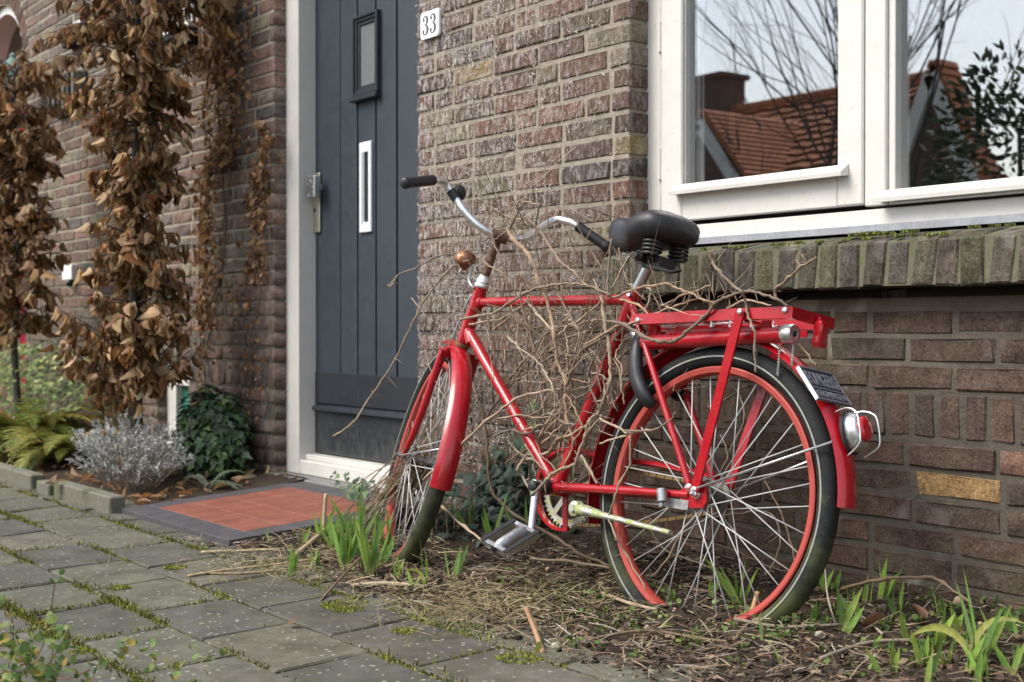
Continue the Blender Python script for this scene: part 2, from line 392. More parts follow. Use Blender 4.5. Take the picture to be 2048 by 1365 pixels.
M['redlens'] = paint_mat('red_reflector', (.5, .006, .012), .12, .05, coat=1, scale=80)
M['enamel'] = paint_mat('white_enamel', (.82, .83, .84), .15, .08, (.5, .5, .5), coat=.5)
M['ink'] = paint_mat('dark_numeral', (.07, .07, .085), .4, .1)
M['plate'] = paint_mat('cast_plate', (.035, .035, .042), .5, .3)
M['platehi'] = paint_mat('cast_letter', (.17, .17, .20), .4, .2)
M['bark'] = stone_mat('bark', (.075, .068, .062), .4, 40, .95, .7)
M['vine'] = foliage_mat('vine_bark', 'obj', .8, 0); M['vineA'] = foliage_mat('vine_bark_mix', 'attr', .8, 0)
M['redtile'] = stone_mat('red_quarry_tile', (.24, .09, .062), .55, 14, .55, .2)
M['darktile'] = stone_mat('dark_tile', (.085, .08, .085), .6, 14, .5, .25, moss=(.10, .11, .05), mossamt=.66)
M['concrete'] = stone_mat('kerb_concrete', (.17, .165, .13), .5, 30, .95, .6, moss=(.12, .14, .05), mossamt=.52)
M['stonestep'] = stone_mat('threshold_stone', (.22, .22, .21), .6, 30, .8, .3)
M['lead'] = stone_mat('lead_flashing', (.33, .34, .37), .7, 18, .6, .3)
M['glass'] = glass_mat('window_glass', .22, .6)
M['room'] = stone_mat('room_plaster', (.30, .27, .24), .8, 5, .9, .05)
M['curtain'] = curtain_mat('voile', (.85, .86, .84))
M['darkgreen'] = paint_mat('green_board', (.03, .17, .115), .5, .15)
M['reddoor'] = paint_mat('crimson_paint', (.42, .01, .04), .35, .1)
M['verdigris'] = stone_mat('verdigris', (.16, .24, .21), .6, 40, .6, .3)
M['asphalt'] = stone_mat('asphalt', (.05, .05, .052), .6, 60, .9, .6)
M['earth'] = stone_mat('earth', (.1, .09, .07), .6, 4, 1, .4)
M['rooftile'] = stone_mat('roof_clay', (.42, .15, .065), .6, 6, .8, .3)
M['farbrick'] = stone_mat('far_brick', (.13, .08, .065), .6, 8, .9, .3)
M['frost'] = paint_mat('frosted_glass', (.17, .18, .18), .15, .6, (.3, .3, .3), scale=22, bump=.6)
# ------------------------------------------------------------------ house walls
COURSE, ZB = .0635, .341                  # bed joints: band .341-.452
BL, BH, JT, BD = .218, .0518, .0108, .10
XD0, XD1 = P(549, 656).x, P(835, 656).x   # door opening in the wall face
XW0 = P(1259, 656).x; XW1 = -.75          # window opening
ZSILLB = P(1326, 588, -.085).z            # underside of the brick sill
ZDT = 2.30; ZWT = 2.10
XSP = -6.62                                # party line between the houses
ZSILLT = P(1750, 481, -.085).z; 
def brick_tmpl(L, H, seed):
    r = random.Random(seed); c = .0038; j = lambda a: r.uniform(-a, a)
    x, z = L/2, H/2; back = [(-x, BD, -z), (x, BD, -z), (x, BD, z), (-x, BD, z)]
    rim = [(sx_*x + j(.0018), c + abs(j(.003)), sz_*z + j(.0018)) for sx_, sz_ in ((-1, -1), (1, -1), (1, 1), (-1, 1))]
    q = [(a*(x - c*1.3) + j(.004), j(.0016), b*(z - c) + j(.0034)) for a, b in ((-1, -1), (1, -1), (1, 1), (-1, 1))]
    mt = (q[0][0]*.1 + j(.006), -.0008 + j(.001), 0)
    # extra mid points on long edges for unevenness
    v = back + rim + q + [(j(.02), j(.001), -(z - c) + j(.002)), (j(.02), j(.001), (z - c) + j(.002))]
    f = [(8, 12, 13, 11), (12, 9, 10, 13), (4, 5, 9, 8), (5, 6, 10, 9), (6, 7, 11, 10), (7, 4, 8, 11), (0, 1, 5, 4), (1, 2, 6, 5), (2, 3, 7, 6), (3, 0, 4, 7)]
    return v, f
TM = {}
def tmpl(L, H):
    k = (round(L/.006)*.006, round(H, 4))
    if k not in TM: TM[k] = [brick_tmpl(L, H, hash((k, i)) & 0xffff) for i in range(4)]
    return TM[k]
TMESH = {}
def tmesh(L, H, i, m):
    k = (round(L/.006)*.006, round(H, 4), i, m.name)
    if k not in TMESH:
        v, f = tmpl(L, H)[i]; TMESH[k] = raw_mesh('brick', v, f, m)
    return TMESH[k]
BRC = [((.125, .080, .065), 34), ((.096, .066, .056), 20), ((.148, .086, .066), 24), ((.122, .095, .076), 16), ((.08, .066, .062), 5), ((.165, .098, .072), 5), ((.155, .128, .085), 5)]
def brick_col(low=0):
    c = random.choices([a for a, _ in BRC], [b for _, b in BRC])[0]; c = jit(c, .14, .04); g = (.082, .062, .049); k = .62*low; return tuple((c[i]*(1-k)+g[i]*k)*(.96, .90, .85)[i] for i in range(3))  # low bricks darker: ground dirt plus shade below the sill, both in the colour
bricks = []      # (x0,x1,zc,H,house)
def row(x0, x1, zc, off):
    x = x0; first = True; out = []
    while x < x1 - .03:
        if first and off > 0: L = off
        else: L = .10 if random.random() < .24 else BL + random.uniform(-.004, .004)
        first = False
        if x + L > x1 - .045: L = x1 - x
        out.append((x, x + L)); x += L + JT
    return out
def basement(): return (P(314, 700).x, P(376, 700).x, P(345, 884).z, P(345, 722).z)
BWX0, BWX1, BWZ0, BWZ1 = basement()
SW = [(P(147, 30).x, P(197, 30).x, P(172, 40).z), (P(322, 40).x, P(388, 40).x, P(355, 58).z)]   # small windows: x0,x1,sill z
AX1 = P(49, 400).x; AR = .52; AXC = AX1 - AR; AZ = P(47, 150).z    # arch: spring line and centre
XL = -10.6
zs = []
z = ZB - COURSE/2
while z > -.2: zs.append((z, 'row')); z -= COURSE
zs.append(((.341 + .452)/2 + .003, 'band'))
z = .452 + COURSE/2
while z < 3.35: zs.append((z, 'row')); z += COURSE
k = 0
for zc, kind in sorted(zs):
    k += 1
    spans = [(XL, 1.2)]
    def cut(spans, a, b):
        o = []
        for s0, s1 in spans:
            if b <= s0 or a >= s1: o.append((s0, s1)); continue
            if a > s0: o.append((s0, a))
            if b < s1: o.append((b, s1))
        return o
    if zc > -.012 and zc < ZDT: spans = cut(spans, XD0, XD1)
    if zc > ZSILLB - .042 and zc < ZWT:
        spans = cut(spans, XW0 if zc > ZSILLT else XW0 - .105, XW1 + (0 if zc > ZSILLT else .07))
    if zc > 2.3:   # nothing seen above the eye line here
        spans = cut(spans, XD1 - 3, -.3) if zc > 2.45 else spans
    if BWZ0 - .03 < zc < BWZ1: spans = cut(spans, BWX0, BWX1)
    for a, b, zz in SW:
        if zc > zz + .05: spans = cut(spans, a, b)
        elif zc > zz - .035: spans = cut(spans, a - .03, b + .05)
    if zc < AZ: spans = cut(spans, AXC - AR, AX1)
    elif zc < AZ + AR + .125:
        w = math.sqrt(max(0, (AR + .125)**2 - (zc - AZ)**2)); spans = cut(spans, AXC - w, AXC + w)
    for s0, s1 in spans:
        if s1 - s0 < .03: continue
        if kind == 'band':
            n = max(1, int((s1 - s0 + .0125) / .0655)); wd = (s1 - s0 + .0125) / n - .0125
            for i in range(n): a = s0 + i * (wd + .0125); bricks.append((a, a + wd, zc, .0985))
        else:
            off = (0, .10, .05, .16)[k % 4] if s0 == XL else (.10 if k % 2 else 0)
            for a, b in row(s0, s1, zc, off): bricks.append((a, b, zc, BH))
house = thing('brick_house', 'brown brick house with the grey plank door and white window behind the red bicycle', 'house', (-3.5, .3, 0))
house2 = thing('brick_house', 'brick house behind the brown leaved trees with an arched porch and crimson door', 'house', (-8.6, .3, 0))
def rects_minus(x0, x1, z0, z1, holes):
    xs = sorted({x0, x1, *[h[0] for h in holes if x0 < h[0] < x1], *[h[1] for h in holes if x0 < h[1] < x1]})
    out = []
    for a, b in zip(xs, xs[1:]):
        zc = [(h[2], h[3]) for h in holes if h[0] <= a + 1e-6 and h[1] >= b - 1e-6]; zc.sort(); z = z0
        for p, q in zc:
            if p > z: out.append((a, b, z, p))
            z = max(z, q)
        if z < z1: out.append((a, b, z, z1))
    return out
holes = [(XD0-.007, XD1+.007, -.02, ZDT), (XW0-.007, XW1, ZSILLT - .03, ZWT), (XW0-.10, XW1, ZSILLB-.022, ZSILLB+.002), (BWX0, BWX1, BWZ0, BWZ1)] + [(a, b, zz, 3.2) for a, b, zz in SW]
na = 24
for i in range(na):
    a = AXC - AR + 2*AR*i/na; b = AXC - AR + 2*AR*(i+1)/na; xm = (a+b)/2 - AXC
    holes.append((a, b, -.05, AZ + math.sqrt(AR*AR - xm*xm)))
def wall(parent, x0, x1, z1):
    mb = MB()
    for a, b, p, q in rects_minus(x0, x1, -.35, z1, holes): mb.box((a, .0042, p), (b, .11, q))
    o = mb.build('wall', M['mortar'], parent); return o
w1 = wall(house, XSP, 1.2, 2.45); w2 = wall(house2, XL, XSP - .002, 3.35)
# upper left part of house 33
mb = MB()
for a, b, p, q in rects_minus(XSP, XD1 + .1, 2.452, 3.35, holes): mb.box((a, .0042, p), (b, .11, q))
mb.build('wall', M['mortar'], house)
def area(b):
    x, y, zc = (b[0]+b[1])/2, 0, b[2]; p0 = proj((b[0], 0, zc - b[3]/2)); p1 = proj((b[1], 0, zc + b[3]/2))
    xm, ym = (p0[0]+p1[0])/2, (p0[1]+p1[1])/2
    if not (-30 < xm < 2078 and -30 < ym < 1390) or p0[2] < .2 or p1[2] < .2: return 0
    return abs((p1[0]-p0[0]) * (p1[1]-p0[1]))
MAN = {}
def manual_color(b):     # individually coloured bricks seen in the photo
    px, py, _ = proj(((b[0]+b[1])/2, 0, b[2]))
    for (qx, qy, c) in ((1995, 990, (.29, .185, .09)), (2010, 930, (.19, .105, .068)), (1880, 1000, (.15, .12, .07)), (1800, 1040, (.15, .12, .06)), (1980, 1055, (.17, .095, .068)), (1180, 480, (.17, .14, .09)),
                        (870, 245, (.2, .165, .09)), (1235, 100, (.17, .14, .1)), (1240, 285, (.19, .15, .07)), (945, 142, (.3, .18, .08))):
        if proj((b[0], 0, b[2]))[0]-3 < qx < proj((b[1], 0, b[2]))[0]+3 and abs(py-qy) < 1.15*abs(proj((b[0], 0, b[2]-b[3]/2))[1]-py): return jit(c, .08)
    return None
for ho, wo, sel in ((house, w1, lambda b: (b[0]+b[1])/2 > XSP), (house2, w2, lambda b: (b[0]+b[1])/2 <= XSP)):
    L = sorted([b for b in bricks if sel(b)], key=area, reverse=True)
    rest = {}
    for i, b in enumerate(L):
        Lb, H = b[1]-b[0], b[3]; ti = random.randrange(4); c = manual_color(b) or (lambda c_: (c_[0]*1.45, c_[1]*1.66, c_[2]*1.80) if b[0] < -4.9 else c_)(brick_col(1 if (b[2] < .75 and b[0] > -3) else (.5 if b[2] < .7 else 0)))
        rot = Matrix.Rotation(random.gauss(0, .006), 4, 'Y') @ Matrix.Rotation(random.gauss(0, .008), 4, 'Z')
        k0 = round(Lb/.006)*.006; pos = Vector(((b[0]+b[1])/2, random.gauss(0, .0013), b[2] + random.gauss(0, .0007)))
        Mx = Matrix.Translation(pos) @ rot @ Matrix.Diagonal((Lb/k0 if k0 else 1, 1, 1, 1))
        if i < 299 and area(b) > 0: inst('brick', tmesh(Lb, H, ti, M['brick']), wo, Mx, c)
        else:
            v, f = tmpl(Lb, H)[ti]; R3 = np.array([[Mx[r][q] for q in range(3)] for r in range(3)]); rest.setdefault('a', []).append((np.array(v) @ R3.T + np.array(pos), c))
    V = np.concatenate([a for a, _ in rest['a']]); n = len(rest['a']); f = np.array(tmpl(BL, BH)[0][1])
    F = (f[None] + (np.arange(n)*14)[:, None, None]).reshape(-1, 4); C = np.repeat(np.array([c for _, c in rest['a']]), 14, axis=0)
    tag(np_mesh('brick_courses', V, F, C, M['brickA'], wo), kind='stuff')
# voussoirs of the porch arch
for i in range(24):
    a = math.pi * (i + .5) / 24; rr = AR + .058
    c = Vector((AXC + rr*math.cos(a), .0, AZ + rr*math.sin(a))); wdt = (AR + .06)*math.pi/24 - .012
    me = tmesh(wdt, .105, i % 4, M['brick'])
    inst('brick', me, w2, Matrix.Translation(c) @ Matrix.Rotation(-(a - math.pi/2), 4, 'Y'), brick_col())
# lime tendril scars of a removed climber on the brick beside the door
TVs = [(-.5, 0, 0), (.5, 0, 0), (.35, -.3, .5), (-.35, -.3, .5), (.0, 0, 1.0)]; TFs = [(0, 1, 2), (0, 2, 3), (3, 2, 4)]
ms, cs = [], []
for i in range(26000):
    x = XD1 + .01 + abs(random.gauss(0, .42)) if random.random() < .75 else random.uniform(XD1, XW0)
    if x > XW0 - .01: continue
    z0 = random.uniform(.12, 1.95)
    if random.random() > (.1 + 1.3*(mnoise.noise((x*7, 3, z0*6)) + .35)): continue
    an = random.gauss(.15, .8); L_ = random.uniform(.004, .022); w_ = random.uniform(.0010, .0032)
    d = Vector((math.sin(an), -random.uniform(0, .12), math.cos(an)))
    Rm = np.array([[w_*math.cos(an), 0, d.x*L_], [0, w_, d.y*L_], [-w_*math.sin(an), 0, d.z*L_]])
    ms.append((Rm, (x, -.0035, z0))); cs.append(jit(random.choice([(.46, .41, .38), (.6, .55, .52), (.54, .49, .46), (.3, .22, .17), (.22, .17, .1)]), .2))
tag(scatter('climber_scars', TVs, TFs, ms, cs, M['matteA'], house), kind='stuff')

# ------------------------------------------------------------------ brick sill under the window
YS = -.085
mb = MB(); xs0 = P(1200, 540, YS).x
ZFB = P(1750, 452, .07).z        # underside of white frame
mb.add([(xs0+.004, YS+.0045, ZSILLB+.003), (XW1+.06, YS+.0045, ZSILLB+.003), (XW1+.06, .1, ZSILLB+.003), (xs0+.004, .1, ZSILLB+.003),
        (xs0+.004, YS+.0045, ZSILLT-.004), (XW1+.06, YS+.0045, ZSILLT-.004), (XW1+.06, .1, ZFB-.012), (xs0+.004, .1, ZFB-.012)],
       [(0,3,2,1),(4,5,6,7),(0,1,5,4),(1,2,6,5),(2,3,7,6),(3,0,4,7)])
sill = mb.build('window_sill', M['sillm'], house)
x = xs0; i = 0
slope = (ZFB - ZSILLT) / (.1 - YS)
while x < XW1 + .03:
    wd = .0555 + random.uniform(-.002, .002); tilt = random.gauss(.006, .006); b = MB(); j = lambda: random.uniform(-.002, .002)
    zb, zt = ZSILLB + random.uniform(-.003, .003), ZSILLT + random.uniform(-.003, .002); c = .005; y0 = YS + random.uniform(-.002, .003)
    y1 = .085; ztb = ZSILLT + slope*(y1 - YS) - .012
    v = [(x, y0+c, zb), (x+wd, y0+c, zb), (x+wd+tilt, y0+c, zt-c), (x+tilt, y0+c, zt-c),
         (x+c, y0, zb+c), (x+wd-c, y0, zb+c), (x+wd-c+tilt, y0, zt-c*1.6), (x+c+tilt, y0, zt-c*1.6),
         (x+tilt+c, y0+c*1.5, zt), (x+wd+tilt-c, y0+c*1.5, zt), (x+wd+tilt, y1, ztb), (x+tilt, y1, ztb), (x, y1, zb), (x+wd, y1, zb)]
    v = [(a+j()*.6, q+j()*.5, r+j()*.6) for a, q, r in v]
    b.add(v, [(4,5,6,7),(0,1,5,4),(1,2,6,5),(3,0,4,7),(7,6,9,8),(8,9,10,11),(2,1,13,10),(0,3,11,12),(2,9,6),(3,7,8),(2,10,9),(3,8,11),(0,12,13,1)])
    o = b.build('brick', M['brick'], sill); c0 = random.choice([(.074, .064, .048), (.082, .070, .050), (.078, .068, .054), (.064, .057, .043), (.088, .080, .048)]); c0 = jit(c0, .2); o.color = (*c0, 1)
    x += wd + .0085; i += 1
# moss cushions on the sill
ms, cs = [], []
def tuft(cx, cy, cz, rad, n, cols, hmin=.004, hmax=.01, out=None):
    for _ in range(n):
        a = random.uniform(0, 6.28); r = rad * math.sqrt(random.random()); d = Vector((random.gauss(0, .5), random.gauss(0, .5), 1))
        out[0].append((rotmat(d, random.uniform(0, 6), (random.uniform(.0012, .003), random.uniform(hmin, hmax), .001)), (cx + r*math.cos(a), cy + r*math.sin(a), cz))); out[1].append(jit(random.choice(cols), .3))
BLV = [(-1, 0, 0), (1, 0, 0), (.6, .6, .4), (-.6, .6, .4), (0, 1, .9)]; BLF = [(0, 1, 2), (0, 2, 3), (3, 2, 4)]
MOSS = [(.17, .19, .035), (.12, .15, .03), (.24, .24, .05), (.08, .11, .025)]
for (px, py, rad, n) in ((1745, 462, .03, 260), (1770, 458, .035, 320), (1722, 470, .018, 120), (1830, 470, .02, 150), (1735, 492, .012, 60), (1680, 505, .01, 50), (1775, 492, .012, 60), (1900, 485, .015, 70), (1960, 476, .012, 60), (1450, 505, .01, 60), (1530, 500, .012, 70), (1590, 497, .01, 60), (1640, 495, .012, 70), (1840, 488, .012, 70), (1870, 484, .01, 50), (1930, 480, .012, 60), (2000, 474, .012, 70), (2030, 470, .01, 50), (1500, 492, .02, 60), (1600, 485, .02, 60)):
    p = P(px, py, -.0); zz = ZSILLT + slope*(p.y - YS)
    tuft(p.x, min(.05, max(YS+.01, -.02 if py < 480 else YS+.01)), (ZSILLT + slope*((-.02 if py < 480 else YS+.01) - YS)) + .001, rad, n, MOSS, out=(ms, cs))
tag(scatter('moss', BLV, BLF, ms, cs, M['matteA'], house), kind='stuff')
# lead strip between sill and frame
MB().box((XW0 - .0, .028, ZFB - .018), (XW1, .075, ZFB - .001)).build('flashing', M['lead'], house)

# ------------------------------------------------------------------ big window
YF = .07
def X(px, y=YF): return P(px, 656, y).x
def Zp(px, py, y=YF): return P(px, py, y).z
zfb = ZFB
zgap = (Zp(1390, 441) + Zp(1728, 409)) / 2
zbead = (Zp(1345, 392, YF-.03) + Zp(1683, 350, YF-.03)) / 2     # underside line of the drip bead
zgl = (Zp(1366, 377) + Zp(1675, 358)) / 2
xa, xb, xc = X(1284), X(1322), X(1366); xd, xe, xf = X(1676), X(1729), X(1785)
fr = MB(); fr.cbox((xa, YF, zfb), (xb, YF+.07, 2.1), .003)                       # left jamb
fr.cbox((xb+.0005, YF+.004, zfb), (XW1, YF+.075, zgap - .0125), .003)               # bottom rail
fr.cbox((xe, YF-.002, zgap-.0055), (xf - .02, YF+.07, 2.1), .003)                   # mullion
fr.cbox((xf - .0195, YF+.008, zgap-.0055), (xf, YF+.066, 2.1), .002)
fr.cbox((xf+.0005, YF-.001, zgap - .0055), (XW1, YF+.068, (Zp(1785, 381)+Zp(2040, 356))/2), .003)  # bottom rail right light
fr.cbox((xa, YF, 2.1005), (XW1, YF+.07, 2.16), .003)
window = fr.build('window', M['white'], house)
sa = MB(); ys = YF - .006
sa.cbox((xb+.003, ys, zgap), (xc, ys+.055, 2.095), .004); sa.cbox((xd, ys, zgap), (xe-.003, ys+.055, 2.095), .004)
sa.cbox((xc+.0005, ys+.001, zgap), (xd-.0005, ys+.054, zgl), .003); sa.cbox((xc+.0005, ys+.001, 2.03), (xd-.0005, ys+.054, 2.095), .003)
sa.box((xd-.004, ys+.012, zgl), (xd, ys+.04, 2.03)); sa.box((xc, ys+.012, zgl), (xc+.004, ys+.04, 2.03))
sa.build('sash', M['white'], window)
MB().box((xb+.003, YF+.02, zgap-.0055), (xe-.003, YF+.05, zgap-.0005)).build('gasket', M['gap'], window)
for (x0, x1, zb_) in ((X(1340, YF-.03), X(1684, YF-.03), zbead), (X(1746, YF-.03), XW1, (Zp(1750, 412, YF-.03)+Zp(2040, 372, YF-.03))/2)):
    b = MB(); y0 = YF - .036; h = .024
    b.add([(x0, y0, zb_), (x1, y0, zb_), (x1, YF-.0065, zb_+.002), (x0, YF-.0065, zb_+.002), (x0, y0-.001, zb_+.010), (x1, y0-.001, zb_+.010), (x1, YF-.0065, zb_+h+.006), (x0, YF-.0065, zb_+h+.006)],
          [(0,3,2,1),(4,5,6,7),(0,1,5,4),(1,2,6,5),(2,3,7,6),(3,0,4,7)])
    b.build('drip_bead', M['white'], window)
for (py0, py1) in ((45, 105), (298, 360)):
    z0, z1 = Zp(1322, py1), Zp(1322, py0); b = MB()
    b.tube([(xb-.001, YF-.004, z0), (xb-.001, YF-.004, z1)], .006, 10); b.box((xb-.014, YF-.0035, z0+.004), (xb-.001, YF-.0005, z1-.004))
    b.build('hinge', M['white'], window, smooth='auto')
zgr = (Zp(1785, 381)+Zp(2040, 356))/2
gl = MB(); gl.box((xc-.004, YF+.022, zgl-.004), (xd+.004, YF+.026, 2.034)); gl.build('pane', M['glass'], window)
gl = MB(); gl.box((xf-.001, YF+.032, zgr-.004), (XW1, YF+.036, 2.1)); gl.build('pane', M['glass'], window)
# room behind
rm = MB(); x0, x1, y0, y1, z0, z1 = XW0-.9, .6, YF+.08, 3.6, .05, 2.6
for q in (((x0-.05, y0, z0), (x0, y1, z1)), ((x1, y0, z0), (x1+.05, y1, z1)), ((x0, y1, z0), (x1, y1+.05, z1)), ((x0, y0, z0-.05), (x1, y1, z0)), ((x0, y0, z1), (x1, y1, z1+.05))): rm.box(*q)
for q in (((x0, y0, z0), (XW0-.02, y0+.04, z1)), ((XW1, y0, z0), (x1, y0+.04, z1)), ((XW0-.02, y0, z0), (XW1, y0+.04, zfb+.02)), ((XW0-.02, y0, 2.12), (XW1, y0+.04, z1))): rm.box(*q)
rm.build('room', M['room'], house)
def curtain(name, lab, x0, x1, y):
    b = MB(); n = 40; vs = []; fs = []
    for i in range(n+1):
        x = x0 + (x1-x0)*i/n; yy = y + .008*math.sin(i*1.1) + .004*math.sin(i*2.7)
        for z_ in (.62, 1.2, 2.05): vs.append((x + .004*math.sin(z_*7+i), yy, z_)); 
    for i in range(n):
        for k_ in range(2): fs.append((i*3+k_, (i+1)*3+k_, (i+1)*3+k_+1, i*3+k_+1))
    vs2 = [(a, q+.0015, c) for a, q, c in vs]; o_ = len(vs)
    fs2 = [tuple(reversed([q+o_ for q in f])) for f in fs]
    b.add(vs+vs2, fs+fs2); o = b.build(name, M['curtain'], base=(x0, y, .62), smooth=True); tag(o, lab, 'curtain', 'net curtains behind the window'); return o
curtain('curtain', 'pale net curtain gathered behind the hinged casement beside the wall', P(1352, 300, .125).x, P(1408, 300, .125).x, .125)
curtain('curtain', 'pale net curtain gathered behind the fixed light next to the mullion', P(1765, 300, .135).x, P(1811, 300, .135).x, .135)

# ------------------------------------------------------------------ front door
YD0 = .055; YDL = .135
xo0, xo1 = P(577, 656, YD0).x, None
xi = P(597, 656, YD0).x            # inner arris of jamb
zt0 = P(640, 957, YD0).z
df = MB(); XDR = XD1 + .02
zthr = P(580, 945, YD0).z; zthr_top = P(640, 925, YD0+.02).z
df.cbox((XD0-.03, YD0, zthr), (xi, YDL+.05, 2.30), .003); df.cbox((XD1 - .055, YD0, zthr), (XDR, YDL+.05, 2.30), .003)
df.cbox((xi+.0005, YD0+.002, zthr), (XD1-.0555, YDL+.05, zthr_top), .004)
df.cbox((xi+.0005, YD0+.03, zthr_top+.0005), (XD1-.0555, YDL+.045, zthr_top+.022), .003)
df.cbox((xi+.0005, YD0, 2.2), (XD1-.0555, YDL+.05, 2.3), .003)
dframe = df.build('door_frame', M['white'], house)
xl = P(622, 656, YDL).x; xr = XD1 - .055
zd0 = zthr_top + .024
leaf = MB(); leaf.box((xl, YDL+.014, zd0), (xr, YDL+.045, 2.195)); door = leaf.build('front_door', M['gap'], house)
zrail = P(700, 815, YDL).z
pb = [xl] + [P(q, 656, YDL).x for q in (681, 716, 752.5, 794)] + [xr]
wx0, wx1 = P(712, 60, YDL).x, P(762, 60, YDL).x; wz0, wz1 = P(735, 190, YDL).z, P(740, 27, YDL).z
for i in range(5):
    a, b_ = pb[i] + .0055, pb[i+1] - .0055; m = MB(); y0 = YDL + random.uniform(-.001, .001)
    if i in (1, 2, 3):
        lo, hi = max(a, wx0), min(b_, wx1)
        if hi > lo:
            L_, R__ = (a if a < wx0-.004 else None), (b_ if b_ > wx1+.004 else None)
            m.box((a, y0, zrail+.004), (b_, YDL+.0135, wz0)); m.box((a, y0, wz1), (b_, YDL+.0135, 2.19))
            if L_ is not None: m.box((a, y0, wz0), (wx0, YDL+.0135, wz1))
            if R__ is not None: m.box((wx1, y0, wz0), (b_, YDL+.0135, wz1))
        else: m.cbox((a, y0, zrail+.004), (b_, YDL+.0135, 2.19), .0025)
    else: m.cbox((a, y0, zrail+.004), (b_, YDL+.0135, 2.19), .0025)
    m.build('plank', M['door'], door)
m = MB(); m.cbox((xl+.006, YDL-.004, zd0+.004), (xr-.004, YDL+.0135, zrail-.022), .003); m.build('bottom_board', M['doordark'], door)
zk = P(700, 748, YDL).z
m = MB(); m.cbox((xl+.035, YDL-.0035, zrail+.006), (xr-.004, YDL-.0012, zk), .001); m.build('kick_plate', M['doordark'], door)
m = MB(); m.add([(xl+.006, YDL-.020, zrail-.022), (xr-.004, YDL-.020, zrail-.022), (xr-.004, YDL+.006, zrail-.022), (xl+.006, YDL+.006, zrail-.022), (xl+.006, YDL-.018, zrail-.012), (xr-.004, YDL-.018, zrail-.012), (xr-.004, YDL+.006, zrail+.003), (xl+.006, YDL+.006, zrail+.003)], [(0,3,2,1),(4,5,6,7),(0,1,5,4),(1,2,6,5),(2,3,7,6),(3,0,4,7)])
m.build('weather_bar', M['doordark'], door)
# little door window: stepped frame
dw = MB(); st = [(0, -.020, .012), (.012, -.013, .012), (.024, -.007, .014)]
for o_, y_, w_ in st:
    a, b_, p, q = wx0 + o_, wx1 - o_, wz0 + o_, wz1 - o_
    if o_ == 0: w_ = .0115
    for bx in (((a, YDL+y_, p), (a+w_, YDL+.005, q)), ((b_-w_, YDL+y_, p), (b_, YDL+.005, q)), ((a+w_+.0003, YDL+y_, p), (b_-w_-.0003, YDL+.005, p+w_)), ((a+w_+.0003, YDL+y_, q-w_), (b_-w_-.0003, YDL+.005, q))): dw.cbox(*bx, .0015)
dw.cbox((wx0-.008, YDL-.03, wz0-.022), (wx1+.003, YDL+.004, wz0-.003), .003)
dw.build('door_window', M['doordark'], door)
MB().box((wx0+.037, YDL-.001, wz0+.037), (wx1-.037, YDL+.004, wz1-.037)).build('pane', M['frost'], door)
# letter slot
lx0, lx1, lz0, lz1 = P(719, 400, YDL-.01).x, P(742, 400, YDL-.01).x, P(730, 465, YDL-.01).z, P(730, 284, YDL-.01).z
m = MB(); m.cbox((lx0, YDL-.012, lz0), (lx0+.030, YDL-.001, lz1), .002); m.cbox((lx1-.020, YDL-.012, lz0), (lx1, YDL-.001, lz1), .002)
m.cbox((lx0+.0305, YDL-.0115, lz0), (lx1-.0205, YDL-.001, lz0+.04), .001); m.cbox((lx0+.0305, YDL-.0115, lz1-.04), (lx1-.0205, YDL-.001, lz1), .001)
m.cbox((lx0+.018, YDL-.016, lz0+.036), (lx0+.026, YDL-.0125, lz1-.036), .001)
m.build('letter_slot', M['enamel'], door)
MB().box((lx0+.0305, YDL-.004, lz0+.041), (lx1-.0205, YDL-.002, lz1-.041)).build('slot_opening', M['gap'], door)
# lock plate and square knob
hx0, hx1 = P(622, 400, YDL-.01).x, P(639, 400, YDL-.01).x; hz0, hz1 = P(630, 466, YDL-.01).z, P(630, 347, YDL-.01).z
M['cream'] = metal_mat('cream_metal', (.62, .58, .46), .4, 0)
MB().cbox((hx0-.01, YDL-.012, hz0), (hx1, YDL-.001, hz1), .003).build('lock_plate', M['cream'], door)
kx0, kx1, kz0, kz1 = P(613, 380, YDL-.06).x, P(629, 380, YDL-.06).x, P(620, 397, YDL-.06).z, P(620, 352, YDL-.06).z
MB().cbox((kx0, YDL-.062, kz0), (kx1, YDL-.035, kz1), .004).cbox(((kx0+kx1)/2-.012, YDL-.036, (kz0+kz1)/2-.012), ((kx0+kx1)/2+.012, YDL-.0125, (kz0+kz1)/2+.012), .002).build('door_knob', M['alu'], door)
MB().lathe(((hx0+hx1)/2, YDL-.0125, (hz0*.62+hz1*.38)), (0, -1, 0), [(0, .007), (.002, .007), (.003, .005)], 12).build('keyhole', M['gap'], door)
# small latch screw on the jamb at the right
p = P(833, 140, .03); MB().lathe((XD1-.006, .035, p.z), (0, -1, 0), [(0, .012), (.01, .012), (.014, .006), (.03, .005), (.034, .009)], 10).build('door_catch', M['black'], dframe, smooth=True)
# threshold stone
MB().cbox((XD0-.09, -.025, -.05), (XD1+.03, .13, zthr-.001), .004).build('threshold', M['stonestep'], house)
